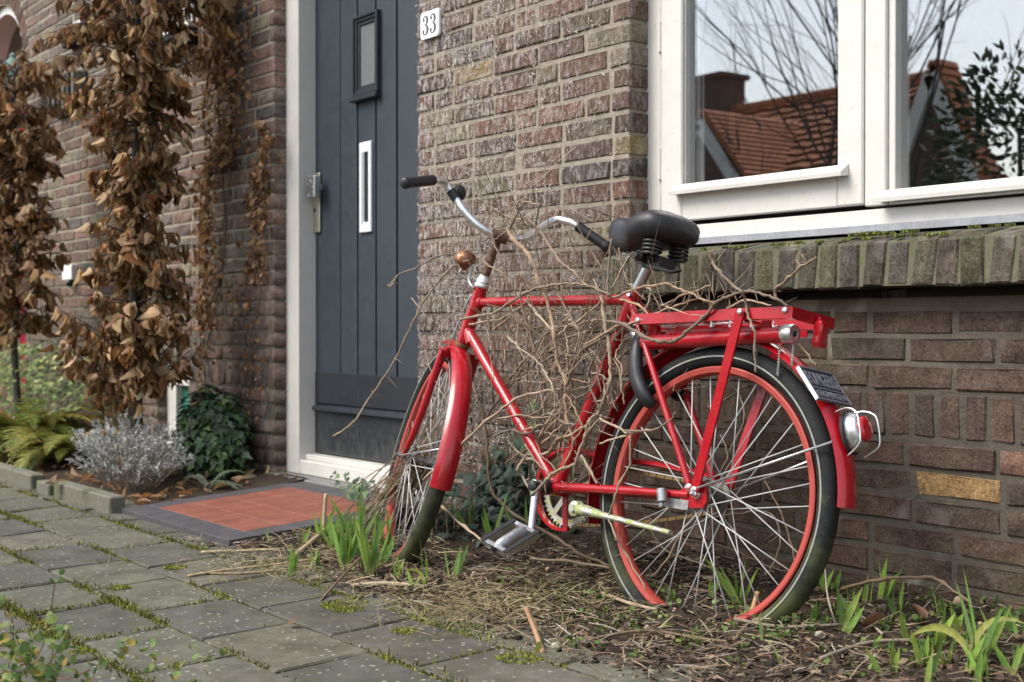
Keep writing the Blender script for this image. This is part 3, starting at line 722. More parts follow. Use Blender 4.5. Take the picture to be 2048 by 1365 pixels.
# house number plate with numerals
q0, q1 = P(847, 55), P(884, 55); nz0, nz1 = (P(849, 83).z + P(884, 72).z)/2, (P(849, 27).z + P(884, 17).z)/2; ny = -.014
pl_ = MB(); n = 6; r = .012; out = []
for cx, cz, a0 in ((q1.x-r, nz1-r, 0), (q0.x+r, nz1-r, 90), (q0.x+r, nz0+r, 180), (q1.x-r, nz0+r, 270)):
    for k_ in range(n+1): a = R_(a0 + 90*k_/n); out.append((cx+r*math.cos(a), cz+r*math.sin(a)))
N_ = len(out); c_ = Vector(((q0.x+q1.x)/2, 0, (nz0+nz1)/2))
vs = [(a, -.004, b) for a, b in out] + [(a, ny+.003, b) for a, b in out] + [(c_.x+(a-c_.x)*.95, ny, c_.z+(b-c_.z)*.97) for a, b in out]
fs = [(i, (i+1) % N_, N_+(i+1) % N_, N_+i) for i in range(N_)] + [(N_+i, N_+(i+1) % N_, 2*N_+(i+1) % N_, 2*N_+i) for i in range(N_)] + [tuple(2*N_+i for i in range(N_))]
pl_.add(vs, fs); nplate = pl_.build('number_plate', M['enamel'], house)
def numeral3(ox, oz, w, h):
    b = MB()
    segs = [[(.18, .80, .16), (.2, .90, .10), (.36, .985, .05), (.55, .985, .10), (.74, .90, .24), (.78, .77, .30), (.72, .64, .22), (.58, .55, .08), (.40, .52, .04)],
            [(.40, .52, .04), (.60, .50, .10), (.76, .42, .24), (.82, .27, .32), (.74, .12, .24), (.56, .02, .10), (.36, .01, .07), (.18, .07, .12), (.12, .18, .16)]]
    for s_ in segs:
        pts = []; 
        for i in range(len(s_)-1):
            for k_ in range(4):
                t_ = k_/4; pts.append([s_[i][m_]*(1-t_)+s_[i+1][m_]*t_ for m_ in range(3)])
        pts.append(list(s_[-1])); vs = []
        for i, (px_, pz_, wt) in enumerate(pts):
            a_ = pts[max(i-1, 0)]; b_ = pts[min(i+1, len(pts)-1)]; dx, dz = (b_[0]-a_[0])*w, (b_[1]-a_[1])*h; l_ = math.hypot(dx, dz) or 1
            nx, nz_ = -dz/l_, dx/l_; hw = wt*w*.5
            for sg in (-1, 1): vs.append((ox + px_*w + nx*hw*sg, ny-.0012, oz + pz_*h + nz_*hw*sg))
        vb = [(a, ny-.0002, c) for a, _, c in vs]; k_ = len(vs)
        b.add(vs+vb, [(2*i, 2*i+1, 2*i+3, 2*i+2) for i in range(len(pts)-1)] + [(2*i, 2*i+2, k_+2*i+2, k_+2*i) for i in range(len(pts)-1)] + [(2*i+3, 2*i+1, k_+2*i+1, k_+2*i+3) for i in range(len(pts)-1)])
    for (cx, cz) in ((.24, .80), (.2, .20)):
        b.lathe((ox+cx*w, ny-.0003, oz+cz*h), (0, -1, 0), [(0, .13*w), (.001, .13*w)], 12)
    b.build('numeral', M['ink'], nplate)
W_ = q1.x - q0.x; H_ = nz1 - nz0
numeral3(q0.x + .12*W_, nz0 + .16*H_, .36*W_, .68*H_); numeral3(q0.x + .52*W_, nz0 + .16*H_, .36*W_, .68*H_)

# ------------------------------------------------------------------ left part: small windows, basement light, porch
for (a, b_, zz), parent_ in ((SW[0], house2), (SW[1], house)):
    m = MB(); y = .06; t_ = .05; m.cbox((a, y, zz), (a+t_, y+.05, 3.2), .002); m.cbox((b_-t_, y, zz), (b_, y+.05, 3.2), .002); m.cbox((a+t_+.0003, y, zz), (b_-t_-.0003, y+.05, zz+t_), .002)
    m.cbox((a+t_+.02, y+.012, zz+t_+.02), (a+t_+.055, y+.045, 3.2), .002)
    m.cbox((a-.01, -.035, zz-.03), (b_+.02, y+.02, zz-.001), .003)
    w = m.build('window', M['white'], parent_)
    MB().box((a+t_, y+.03, zz+t_), (b_-t_, y+.034, 3.2)).build('pane', M['glass'], w)
    MB().box((a+.02, y+.09, zz), (b_-.02, y+.1, 3.2)).build('blind', M['curtain'], w)
    MB().box((a-.3, .111, zz-.3), (b_+.3, .6, 3.3)).build('room', M['room'], parent_) if False else None
    s_ = MB(); s_.cbox((a-.02, -.06, zz-.13), (b_+.04, .04, zz-.032), .006); so_ = s_.build('window_sill', M['gap'], parent_)
m = MB(); a, b_, p_, q_ = BWX0, BWX1, BWZ0, BWZ1; y = .05; t_ = .07
m.cbox((a, y, p_), (a+t_, y+.06, q_), .003); m.cbox((b_-.03, y, p_), (b_, y+.06, q_), .003); m.cbox((a+t_+.0003, y, q_-t_), (b_-.0303, y+.06, q_), .003); m.cbox((a+t_+.0003, y, p_), (b_-.0303, y+.06, p_+.05), .003)
m.cbox((a+t_+.03, y-.012, p_+.051), (a+t_+.07, y+.03, q_-t_-.001), .003); m.cbox((a+t_+.071, y-.012, q_-t_-.05), (b_-.031, y+.03, q_-t_-.001), .003)
m.cbox((a-.04, -.03, p_-.045), (b_+.03, y+.01, p_-.001), .003)
bw = m.build('window', M['white'], house)
MB().box((a+t_+.07, y+.022, p_+.05), (b_-.03, y+.028, q_-t_-.05)).build('pane', M['darkgreen'], bw)
MB().box((a+.02, y+.062, p_), (b_-.02, y+.08, q_)).build('shutter', M['darkgreen'], bw)
# doorbell box and vent
p0, p1 = P(129, 531, -.02), P(148, 560, -.02)
b = MB(); b.cbox((p0.x, -.035, p1.z), (p1.x, .004, p0.z), .004); db = b.build('door_bell', M['enamel'], house2)
b = MB(); c0 = P(143, 566, -.02); b.lathe(c0, (0, -1, -.3), [(0, .02), (.02, .02), (.03, .01)], 12); b.build('bell_lens', M['black'], db, smooth=True)
vt = thing('wall_vent', 'grey slatted vent box fixed to the bricks above the doorbell', 'vent', P(125, 190, -.05))
p0, p1 = P(102, 175, -.06), P(150, 205, -.06)
for i in range(6):
    t_ = i/5; x_ = p0.x + (p1.x-p0.x)*t_; b = MB(); b.cbox((x_-.022, -.075, p1.z - .03), (x_+.012, -.02, p0.z + .035), .003); o = b.build('slat', M['concrete' if i % 2 else 'bark'], vt)
MB().cbox((p0.x-.03, -.019, p1.z-.035), (p1.x+.03, -.004, p0.z+.04), .003).build('back_plate', M['bark'], vt)
# porch interior
pm = MB(); Nn = 24; rr0, rr1 = AR - .055, AR; vs = []
for i in range(Nn+1):
    a = math.pi*i/Nn
    for r_ in (rr0, rr1 - .001):
        for y_ in (.03, .16): vs.append((AXC + r_*math.cos(a), y_, AZ + r_*math.sin(a)))
fs = []
for i in range(Nn):
    o0, o1 = i*4, (i+1)*4; fs += [(o0, o0+2, o1+2, o1), (o0+1, o1+1, o1+3, o0+3), (o0, o1, o1+1, o0+1), (o0+2, o0+3, o1+3, o1+2)]
pm.add(vs, fs); pm.box((AX1-.055, .03, 0), (AX1-.001, .16, AZ)); pm.box((AXC-AR+.001, .03, 0), (AXC-AR+.055, .16, AZ))
pm.build('porch_arch', M['white'], house2)
pi = MB(); D_ = .9
pi.box((AX1-.054, .161, 0), (AX1-.02, D_, 2.9)); pi.box((AXC-AR, .161, 0), (AXC-AR+.05, D_, 2.9)); pi.box((AXC-AR, .161, AZ+AR+.02), (AX1, D_, AZ+AR+.1)); pi.box((AXC-AR, D_, 0), (AX1, D_+.1, 2.9)); pi.box((AXC-AR, .161, -.1), (AX1, D_, 0))
M['porch'] = stone_mat('porch_plaster', (.5, .5, .46), .9, 8, .8, .1)
pi.build('porch', M['porch'], house2)
rd = MB(); rd.cbox((AXC-AR+.08, .26, 0.02), (AX1-.06, .31, AZ-.03), .004); rdo = rd.build('front_door', M['reddoor'], house2)
for i in range(5):
    xx = AXC-AR+.1 + i*.17; MB().cbox((xx, .25, .1), (xx+.15, .262, AZ-.15), .003).build('plank', M['reddoor'], rdo)
MB().cbox((AX1-.06, .10, 0), (AX1-.056, .30, AZ), .001).build('door_edge', M['reddoor'], rdo)
# lantern
lc = P(26, 150, -.16); ln = thing('wall_lantern', 'lantern with a domed green cap hanging in front of the arched porch', 'lantern', lc)
b = MB(); b.lathe(lc, (0, 0, 1), [(-.02, .10), (0, .098), (.03, .085), (.06, .06), (.085, .03), (.1, .018), (.115, .02), (.13, .006)], 12); b.build('cap', M['verdigris'], ln, smooth='auto')
b = MB(); b.lathe(lc - Vector((0, 0, .2)), (0, 0, 1), [(0, .05), (.18, .075)], 6); b.build('lamp_glass', M['frost'], ln)
b = MB()
for k_ in range(6):
    a = k_*math.pi/3; b.tube([lc + Vector((.052*math.cos(a), .052*math.sin(a), -.2)), lc + Vector((.078*math.cos(a), .078*math.sin(a), -.02))], .005, 5)
b.tube([lc + Vector((0, .0, -.2)), lc + Vector((.06, .08, -.28)), lc + Vector((.12, .165, -.2))], .009, 6); b.build('cage', M['black'], ln, smooth=True)
# ------------------------------------------------------------------ ground, paving, bed, doorstep
def fbm(x, y, s=0.0): return mnoise.noise((x*3, y*3, s)) * .5 + mnoise.noise((x*9, y*9, s+5)) * .3 + mnoise.noise((x*27, y*27, s+9)) * .2
def pz(y): return -.080 + .035 * (y + .8)         # paving falls gently to the street
YB = -.74                                       # front edge of the bed
def bz(x, y):
    base = -.004 + .105*y
    return base + .022*fbm(x, y, 2.0) + .006*mnoise.noise((x*60, y*60, 1))
gm = MB(); gm.box((-60, -60, -.6), (40, 14, -.26)); tag(gm.build('ground', M['earth']), kind='structure')
rd = MB(); rd.box((-50, -9.5, -.35), (30, -5.2, -.235)); tag(rd.build('road', M['asphalt']), kind='structure')
kb = MB(); kb.cbox((-50, -5.2, -.35), (30, -5.05, -.17), .01); tag(kb.build('kerb', M['concrete']), kind='structure')
pv2 = MB(); pv2.box((-50, -12.5, -.35), (30, -9.51, -.17)); tag(pv2.build('far_pavement', M['concrete']), kind='structure')
# pavement bed
pb_ = MB(); pb_.add([(-14, YB+.22, -.3), (2, YB+.22, -.3), (2, -5.04, -.4), (-14, -5.04, -.4), (-14, YB+.22, pz(YB+.22)-.007), (2, YB+.22, pz(YB+.22)-.007), (2, -5.04, pz(-5.04)-.007), (-14, -5.04, pz(-5.04)-.007)],
       [(0,3,2,1),(4,5,6,7),(0,1,5,4),(1,2,6,5),(2,3,7,6),(3,0,4,7)])
pave = tag(pb_.build('pavement', M['joint']), kind='structure')
TS, TSY, TJ = .343, .2205, .0075
YR0 = -.857 + .228 + .0035
PT = []
for i in range(5):
    r = random.Random(i+50); h = TS/2; g = TSY/2; c = .004; j = lambda a: r.uniform(-a, a)
    lo = [(-h+j(.002), -g+j(.002), -.04), (h+j(.002), -g+j(.002), -.04), (h+j(.002), g+j(.002), -.04), (-h+j(.002), g+j(.002), -.04)]
    rim = [(a, b, -c) for a, b, _ in lo]; top = [(a*(1-c/h*1.1)+j(.0025), b*(1-c/g*1.1)+j(.0025), j(.0008)) for a, b, _ in lo]
    PT.append((lo+rim+top, [(8,9,10,11),(4,5,9,8),(5,6,10,9),(6,7,11,10),(7,4,8,11),(0,1,5,4),(1,2,6,5),(2,3,7,6),(3,0,4,7)]))
PM = [raw_mesh('paver', v, f, M['paver']) for v, f in PT]
PC = [(.112, .106, .087), (.094, .089, .077), (.128, .119, .096), (.086, .083, .073), (.115, .111, .084)]
rest = []; yrow = YR0; ri = 0; cand = []
while yrow > -4.9:
    off = (0, .5)[ri % 2]*(TS+TJ) + random.uniform(-.01, .01); x = -11.0 + off
    while x < 1.6:
        cand.append((x, yrow - TSY/2, ri)); x += TS + TJ
    yrow -= TSY + TJ; ri += 1
def vis(c):
    q = proj((c[0], c[1], pz(c[1]))); return q[2] > .4 and -120 < q[0] < 2170 and q[1] < 1500
cand.sort(key=lambda c: (not vis(c), (Vector((c[0], c[1], 0)) - CAM).length))
# loose bits cut where the doorstep stands
SX0, SX1 = G(226, 1018, -.06).x, G(522, 1076, -.064).x
n_ = 0
for (x, y, r_) in cand:
    zz = pz(y) + random.gauss(0, .0012); R3 = Matrix.Rotation(.035 + random.gauss(0, .007), 3, 'X') @ Matrix.Rotation(random.gauss(0, .005), 3, 'Y') @ Matrix.Rotation(random.gauss(0, .012), 3, 'Z'); ti = random.randrange(5); c = jit(random.choice(PC), .12, .03)
    if vis((x, y)) and n_ < 298: inst('paver', PM[ti], pave, Matrix.Translation((x, y, zz)) @ R3.to_4x4(), c); n_ += 1
    else:
        v = np.array(PT[ti][0]) @ np.array(R3).T + np.array((x, y, zz)); rest.append((v, c))
V = np.concatenate([a for a, _ in rest]); f = np.array(PT[0][1]); n = len(rest)
tag(np_mesh('paver_field', V, (f[None] + (np.arange(n)*12)[:, None, None]).reshape(-1, 4), np.repeat(np.array([c for _, c in rest]), 12, axis=0), M['paverA'], pave), kind='stuff')
# soil sheets
def soil(name, x0, x1, y0, y1, st):
    nx, ny_ = int((x1-x0)/st), int((y1-y0)/st); vs = np.zeros(((nx+1)*(ny_+1), 3)); k_ = 0
    for i in range(nx+1):
        for j_ in range(ny_+1):
            x = x0+(x1-x0)*i/nx; y = y0+(y1-y0)*j_/ny_; zz = bz(x, y)
            e = -.775 + .045*mnoise.noise((x*2.1, 0, 7)) + .03*mnoise.noise((x*9, 0, 3)) - max(0, .10*math.exp(-((x+2.25)/.45)**2))
            if x < -4.7: e = -.72
            if y < e: zz -= min((e - y)*1.2, .2)
            vs[k_] = (x, y, zz); k_ += 1
    ii, jj = np.meshgrid(np.arange(nx), np.arange(ny_), indexing='ij'); a = (ii*(ny_+1)+jj).ravel()
    F = np.stack([a, a+ny_+1, a+ny_+2, a+1], 1); o = np_mesh(name, vs, F, None, M['soil'], smooth=True); tag(o, kind='structure'); return o
soil('soil', SX1-.0, 1.2, -.98, .005, .014); soil('soil', -10.5, SX0+.02, -.80, .005, .03)
# doorstep
ds = thing('doorstep', 'low step of red quarry tiles with a dark border under the grey door', 'doorstep', ((SX0+SX1)/2, -.42, 0))
DY0, DY1 = -.76, -.03
def dz(y): return -.012 + .052*(y + .03)/.77
def slab(mb, x0, x1, y0, y1, t_=.05, c=.003):
    v = [(x0, y0, dz(y0)-t_), (x1, y0, dz(y0)-t_), (x1, y1, dz(y1)-t_), (x0, y1, dz(y1)-t_), (x0, y0, dz(y0)-c), (x1, y0, dz(y0)-c), (x1, y1, dz(y1)-c), (x0, y1, dz(y1)-c), (x0+c, y0+c, dz(y0)), (x1-c, y0+c, dz(y0)), (x1-c, y1-c, dz(y1)), (x0+c, y1-c, dz(y1))]
    return mb.add(v, [(0,3,2,1),(8,9,10,11),(4,5,9,8),(5,6,10,9),(6,7,11,10),(7,4,8,11),(0,1,5,4),(1,2,6,5),(2,3,7,6),(3,0,4,7)])
slab(MB(), SX0, SX1, DY0, DY1, .10).v
core = MB(); core.add(*(lambda mb: (mb.v, mb.f))(slab(MB(), SX0+.004, SX1-.004, DY0+.004, DY1-.002, .12)))
core.v = [(a, b, c - .003) for a, b, c in core.v]; core.build('step_core', M['darktile'], ds)
BWD = .10; nx_ = 8; tw = (SX1 - SX0) / nx_
for i in range(nx_):
    for (y0, y1) in ((DY0, DY0+BWD), (DY1-BWD, DY1)): slab(MB(), SX0+i*tw+.0008, SX0+(i+1)*tw-.0008, y0+.0008, y1-.0008, .02, .0012).build('border_tile', M['darktile'], ds)
nyb = 4; th = (DY1 - DY0 - 2*BWD)/nyb
for i in range(nyb):
    for (x0, x1) in ((SX0, SX0+BWD), (SX1-BWD, SX1)): slab(MB(), x0+.0008, x1-.0008, DY0+BWD+i*th+.0008, DY0+BWD+(i+1)*th-.0008, .02, .0012).build('border_tile', M['darktile'], ds)
nrx = 6; rw = (SX1-SX0-2*BWD)/nrx; nry = 4; rh = (DY1-DY0-2*BWD)/nry
for i in range(nrx):
    for k_ in range(nry): slab(MB(), SX0+BWD+i*rw+.0016, SX0+BWD+(i+1)*rw-.0016, DY0+BWD+k_*rh+.0016, DY0+BWD+(k_+1)*rh-.0016, .02, .0015).build('tile', M['redtile'], ds)
# kerb blocks of the left bed
for (xa_, xb_, lab, rz) in ((SX0-.62, SX0-.015, 'mossy concrete edging block ending at the corner of the red tiled step', .02), (SX0-.86, SX0-.68, 'short sunken concrete edging block with a dead leaf against it', -.10), (SX0-2.3, SX0-.92, 'long mossy concrete edging block in front of the yellow fern', .0)):
    b = MB(); t_ = .06; zt = -.018 if rz >= 0 else -.035
    b.cbox((xa_, -.80, -.2), (xb_, -.80+t_, zt), .006); o = b.build('edging_block', M['concrete'], base=((xa_+xb_)/2, -.77, -.1)); o.rotation_euler = (0, 0, rz*.4); tag(o, lab, 'edging block', 'edging blocks of the planting bed')

# ------------------------------------------------------------------ moss and grass in the paving joints
ms, cs = [], []
JC = [(.19, .20, .03), (.14, .17, .025), (.26, .25, .05), (.10, .13, .02), (.17, .14, .05)]
def jadd(x, y, big=1):
    nn_ = mnoise.noise((x*2.3, y*2.3, 4)) + .5*mnoise.noise((x*11, y*11, 8))
    q = proj((x, y, pz(y)))
    if not (-60 < q[0] < 1250 and 960 < q[1] < 1450) or y > -.74 or (y > -.79 and x < -3.5): return
    den = max(0, nn_*3.2 + .75)
    for _ in range(int(den*13*big + random.random())):
        xx, yy = x + random.gauss(0, .010), y + random.gauss(0, .010)
        d = Vector((random.gauss(0, .5), random.gauss(0, .5), 1)); hh = random.uniform(.004, .012)*(1 + (1.2 if random.random() < .06 else 0))
        ms.append((rotmat(d, random.uniform(0, 6), (random.uniform(.0012, .003), hh, .001)), (xx, yy, pz(yy) - .003))); cs.append(jit(random.choice(JC), .35))
yrow = YR0; ri = 0
while yrow > -2.3:
    x = -7.5
    while x < -1.3: jadd(x, yrow + TJ/2); x += .012
    off = (0, .5)[ri % 2]*(TS+TJ); x = -11.0 + off + (TS+TJ)/2 - .005
    while x < -1.3:
        y = yrow
        while y > yrow - TSY: 
            if x > -7.5: jadd(x, y, .5)
            y -= .014
        x += TS + TJ
    yrow -= TSY + TJ; ri += 1
# moss cushions seen on single pavers
for (px, py, rad, n) in ((690, 1225, .06, 800), (165, 1300, .03, 200), (810, 1278, .03, 200), (700, 1235, .04, 350), (100, 1270, .04, 350), (240, 1180, .03, 200), (1040, 1335, .05, 300), (350, 1145, .035, 200)):
    p = G(px, py, -.1); tuft(p.x, p.y, pz(p.y)+.0005, rad, n, [(.22, .25, .03), (.16, .2, .03), (.26, .27, .05)], .003, .009, out=(ms, cs))
tag(scatter('moss', BLV, BLF, ms, cs, M['matteA'], pave), kind='stuff')
# ------------------------------------------------------------------ the red bicycle
SB = .985
HUB = CAM + Vector((-2.158, 2.216, -.390)) * SB
tb, ph = R_(3.48), R_(9.51)
E1 = Vector((math.cos(tb), math.sin(tb), 0)); N0 = Vector((-math.sin(tb), math.cos(tb), 0))
E2 = Vector((0, 0, 1))*math.cos(ph) + N0*math.sin(ph); NN = E1.cross(E2)       # NN points to the camera side (bike's left)
def B(p, q, s=0.0): return HUB + (E1*p + E2*q + NN*s)*SB
def Bpx(px, py, s=0.0):          # pixel -> point in the bike plane shifted by s
    o = HUB + NN*s*SB; r = ray(px, py); return CAM + r*((o - CAM).dot(NN)/r.dot(NN))
def pq(px, py, s_):
    v = Bpx(px, py, s_) - HUB; return v.dot(E1)/SB, v.dot(E2)/SB
def rot(v, k, a): return v*math.cos(a) + k.cross(v)*math.sin(a) + k*(k.dot(v))*(1-math.cos(a))
axa = 1.272; AX = E1*math.cos(axa) + E2*math.sin(axa); TB = B(-.992, .345)
FF = rot(-E1, AX, -.402); FF = norm(FF - AX*AX.dot(FF)); LL = AX.cross(FF)
if LL.dot(NN) < 0: LL = -LL
def T(a, b, c): return TB + (LL*a - FF*b + AX*c)*SB
bike = thing('bicycle', 'red upright city bicycle overgrown with bare vine stems, leaning against the brick wall', 'bicycle', B(-.5, -.36))
S = SB
def wheel(C, ea, eb, nn, tyrem, backhub):
    ea, eb, nn = norm(ea), norm(eb), norm(nn)
    mb = MB(); pr = [(-.0145, .288), (-.0165, .299), (-.0145, .3025), (-.012, .296), (0, .291), (.012, .296), (.0145, .3025), (.0165, .299), (.0145, .288), (.008, .2845), (0, .2835), (-.008, .2845)]
    mb.ring(C, ea, eb, nn, [(a*S, b*S) for a, b in pr], 120); w = mb.build('wheel', M['rim'], bike, smooth='auto')
    mb = MB(); pr = [(.0245*math.cos(t_*math.pi/7), .3275+.0245*math.sin(t_*math.pi/7)) for t_ in range(-3, 11)]
    mb.ring(C, ea, eb, nn, [(a*S, b*S) for a, b in pr], 120); mb.build('tyre', tyrem, w, smooth=True)
    for sg in (1, -1):
        mb = MB(); mb.ring(C, ea, eb, nn, [(sg*.0248*S, .3215*S), (sg*.0254*S, .3235*S), (sg*.0254*S, .3265*S), (sg*.022*S, .325*S)], 120); mb.build('reflective_stripe', M['stripe'], w, smooth=True)
    mb = MB(); hr = .021 if backhub else .015
    mb.lathe(C - nn*.045*S, nn, [(0, .008), (.008, .010), (.010, hr+.012), (.0135, hr+.012), (.015, hr), (.040, hr*.95), (.070, hr), (.0765, hr), (.078, hr+.012), (.0815, hr+.012), (.084, .014), (.092, .010)], 24)
    mb.build('hub', M['hubm'] if backhub else M['steel'], w, smooth='auto')
    fl = hr + .009
    for i in range(36):
        side = 1 if i % 2 else -1; k_ = i // 2; a_h = 2*math.pi*k_/18 + (.17 if side > 0 else 0); lead = .88 if k_ % 2 else -.88
        a_r = a_h + lead*.42 + 0; a_h2 = a_h - lead*.9
        p0 = C + (ea*math.cos(a_h2) + eb*math.sin(a_h2))*fl*S + nn*side*.036*S; p1 = C + (ea*math.cos(a_r) + eb*math.sin(a_r))*.287*S + nn*side*.004*S
        MB().tube([p0, p1], .0016*S, 5).build('spoke', M['spoke'], w, smooth=True)
    return w
rw_ = wheel(HUB, E1, E2, NN, M['tyreg'], True)
FH = T(0, -.048, -.377)
FF2 = rot(FF, AX, -.06); LL2 = rot(LL, AX, -.06)
fw_ = wheel(FH, -FF2, AX, LL2, M['tyreg'], False)
# ---- frame
def tb_(name, pts, r, mat=None, n=14, par=None, **kw):
    o = MB().tube(pts, [x*S for x in r] if isinstance(r, (list, tuple)) else r*S, n, **kw).build(name, mat or M['red'], par or bike, smooth='auto'); return o
bb = (-.520, -.030)
f = MB()
f.tube([B(-.951+.01, .515), B(-.992, .352)], .0185*S, 16)                       # head tube
f.tube([B(-.950, .470), B(-.335, .468)], .0142*S, 16)
f.tube([B(-.972, .385), B(bb[0]-.004, bb[1]+.005)], .0162*S, 16)
f.tube([B(*bb), B(-.322, .480)], .0158*S, 16)
f.tube([B(bb[0], bb[1], -.034), B(bb[0], bb[1], .034)], .021*S, 18)
for sg in (1, -1):
    f.tube(smooth_path([B(bb[0]+.01, bb[1], .022*sg), B(-.40, -.022, .036*sg), B(-.2, -.012, .042*sg), B(-.025, -.004, .044*sg)], 4), [.0125*S]*5 + [.0115*S]*4 + [.0095*S]*4, 12)
    f.tube(smooth_path([B(-.326, .470, .012*sg), B(*pq(1290, 690, .046), .046*sg), B(*pq(1378, 968, .048), .048*sg)], 5), .0085*S, 12)
for (a, b, r_) in (((-.961, .492), (-.935, .468), .0205),): pass
# lugs
for (c0, c1, r_) in ((B(-.944, .503), B(-.957, .448), .0205), (B(-.970, .425), B(-.988, .36), .0205), (B(-.345, .412), B(-.319, .488), .0185)): f.tube([c0, c1], r_*S, 16)
f.tube([B(-.925, .470), B(-.965, .472)], .0165*S, 14); f.tube([B(-.362, .468), B(-.32, .468)], .0165*S, 14)
f.tube([B(-.95, .35), B(-.985, .402)], .0185*S, 14)
f.build('frame', M['red'], bike, smooth='auto')
SD = .044
for sg in (1, -1):
    b = MB(); pts = [(-.045, -.020), (-.02, -.033), (.020, -.030), (.030, -.014), (.026, .012), (.012, .032), (-.012, .036), (-.05, .006)]
    v0 = [B(p, q, (SD-.003)*sg) for p, q in pts]; v1 = [B(p, q, (SD+.003)*sg) for p, q in pts]; k_ = len(pts)
    b.add(v0 + v1, [tuple(range(k_)), tuple(range(2*k_-1, k_-1, -1))] + [(i, (i+1) % k_, k_+(i+1) % k_, k_+i) for i in range(k_)])
    b.build('dropout', M['red'], bike)
    MB().tube([B(0, 0, .02*sg), B(0, 0, (SD+.026)*sg)], .0045*S, 8).build('axle', M['steel'], bike, smooth=True)
    for (x_, y_, r_, l_) in ((1384, 998, .0085, .020), (1378, 975, .0065, .012), (1391, 980, .0070, .014)):
        p, q = pq(x_, y_, SD+.012) if r_ != .0085 else (0, 0)
        MB().lathe(B(p, q, (SD+.0035 + (.008 if r_ < .0085 else 0))*sg), NN*sg, [(0, r_*1.25), (.002, r_*1.25), (.0025, r_), (l_*.6, r_), (l_*.75, r_*.6), (l_, r_*.5)], 10).build('nut', M['chrome'], bike, smooth='auto')
# rack: a U shaped flat bar frame on two legs
def bar(mb, a, b, wv, h, t_):       # flat bar from a to b, height dir wv
    a, b = Vector(a), Vector(b); d = norm(b - a); u = norm(wv - d*wv.dot(d)); n_ = d.cross(u); c = (a+b)/2
    mb.obox(c, (b-a)/2, u*h/2, n_*t_/2)
SR = .073
pA, pB, pC = pq(1264, 640, SR), pq(1480, 631, SR), pq(1580, 625, SR)
QR = (pB[1]+pC[1])/2
for sg in (1, -1):
    m = MB(); path = [B(pA[0], pA[1], SR*sg), B(pB[0], QR, SR*sg), B(pC[0], QR+.002, SR*sg)]
    for i in range(2): bar(m, path[i], path[i+1], E2, .026*S, .009*S)
    m.build('rack_rail', M['red'], bike)
    lt_ = pq(1481, 626, SR+.011); lb_ = pq(1389, 983, SD+.012)
    m = MB(); bar(m, B(lt_[0], lt_[1]+.006, (SR+.011)*sg), B(*lb_, (SD+.012)*sg), E1, .024*S, .006*S); m.build('rack_leg', M['red'], bike)
    for (x_, y_, ex) in ((1480, 624, .0145), (1570, 621, .0045), (1276, 641, .0045)):
        p, q = pq(x_, y_, SR+ex); MB().lathe(B(p, q, (SR+ex)*sg), NN*sg, [(0, .0072), (.003, .0068), (.005, .004)], 12).build('bolt', M['chrome'], bike, smooth=True)
m = MB(); bar(m, B(pC[0]+.0055, QR+.002, SR+.0045), B(pC[0]+.0055, QR+.002, -SR-.0045), E2, .026*S, .009*S)
bar(m, B(pA[0]+.006, pA[1]-.004, SR-.005), B(pA[0]+.006, pA[1]-.004, -SR+.005), E1, .02*S, .004*S)
for p in (-.16, -.02, .11): bar(m, B(p, QR-.015, -SR+.005), B(p, QR-.015, SR-.005), E1, .02*S, .004*S)
bar(m, B(pA[0]+.02, QR-.028, .035), B(pC[0]-.03, QR-.028, .035), E2, .015*S, .003*S); bar(m, B(pA[0]+.02, QR-.028, -.035), B(pC[0]-.03, QR-.028, -.035), E2, .015*S, .003*S)
for (x_) in (1310, 1535): p, q = pq(x_, 650, .04); bar(m, B(p, QR-.01, .045), B(p, QR-.055, .04), E1, .024*S, .004*S)
m.build('rack_platform', M['red'], bike)
# rack springs and rods
m = MB(); sp = pq(1325, 652, .058); m.tube([B(sp[0] + .0009*i, sp[1], .058) + (E2*math.cos(i*.9) + NN*math.sin(i*.9))*.0062*S for i in range(44)], .0012, 5)
m.tube([B(sp[0]+.04, sp[1], .058), B(sp[0]+.10, sp[1]+.002, .056), B(sp[0]+.26, sp[1]+.008, .056)], .0022, 6)
for x_ in (1420, 1458, 1500, 1545):
    p, q = pq(x_, 648, .06); m.tube([B(p, q+.006, .058), B(p+.004, q-.008, .062), B(p+.012, q-.004, .056)], .0022, 6)
m.build('rack_spring', M['chrome'], bike, smooth=True)
# long tube under the rack with lock cap
t0_, t1_ = pq(1289, 686, .035), pq(1570, 669, .035)
tb_('lock_tube', [B(*t0_, .035), B(*t1_, .035)], .0188, n=20)
tdir = norm(B(*t1_, .035)-B(*t0_, .035))
MB().lathe(B(*t1_, .035) - tdir*.002, tdir, [(0, .0200), (.002, .0215), (.026, .0215), (.029, .0195), (.0295, .012), (.027, .011), (.0275, .002)], 24).build('lock_cap', M['alu'], bike, smooth='auto')
MB().obox(B(*t1_, .035) + tdir*.028, E1*.0015, E2*.006, NN*.0022).build('keyhole', M['gap'], bike)
for (x_, y0, y1, r_) in ((1560, 690, 752, .0032), (1588, 680, 733, .0030)):
    m = MB(); a, b = Bpx(x_, y0, .03), Bpx(x_ - 5, y1, .03); nn_ = 44
    for ph_ in (0, math.pi): m.tube([a + (b-a)*(i/nn_) + (E1*math.cos(i*.8+ph_) + NN*math.sin(i*.8+ph_))*.0024 for i in range(nn_+1)], .0013, 5)
    m.build('twisted_wire', M['steel'], bike, smooth=True)
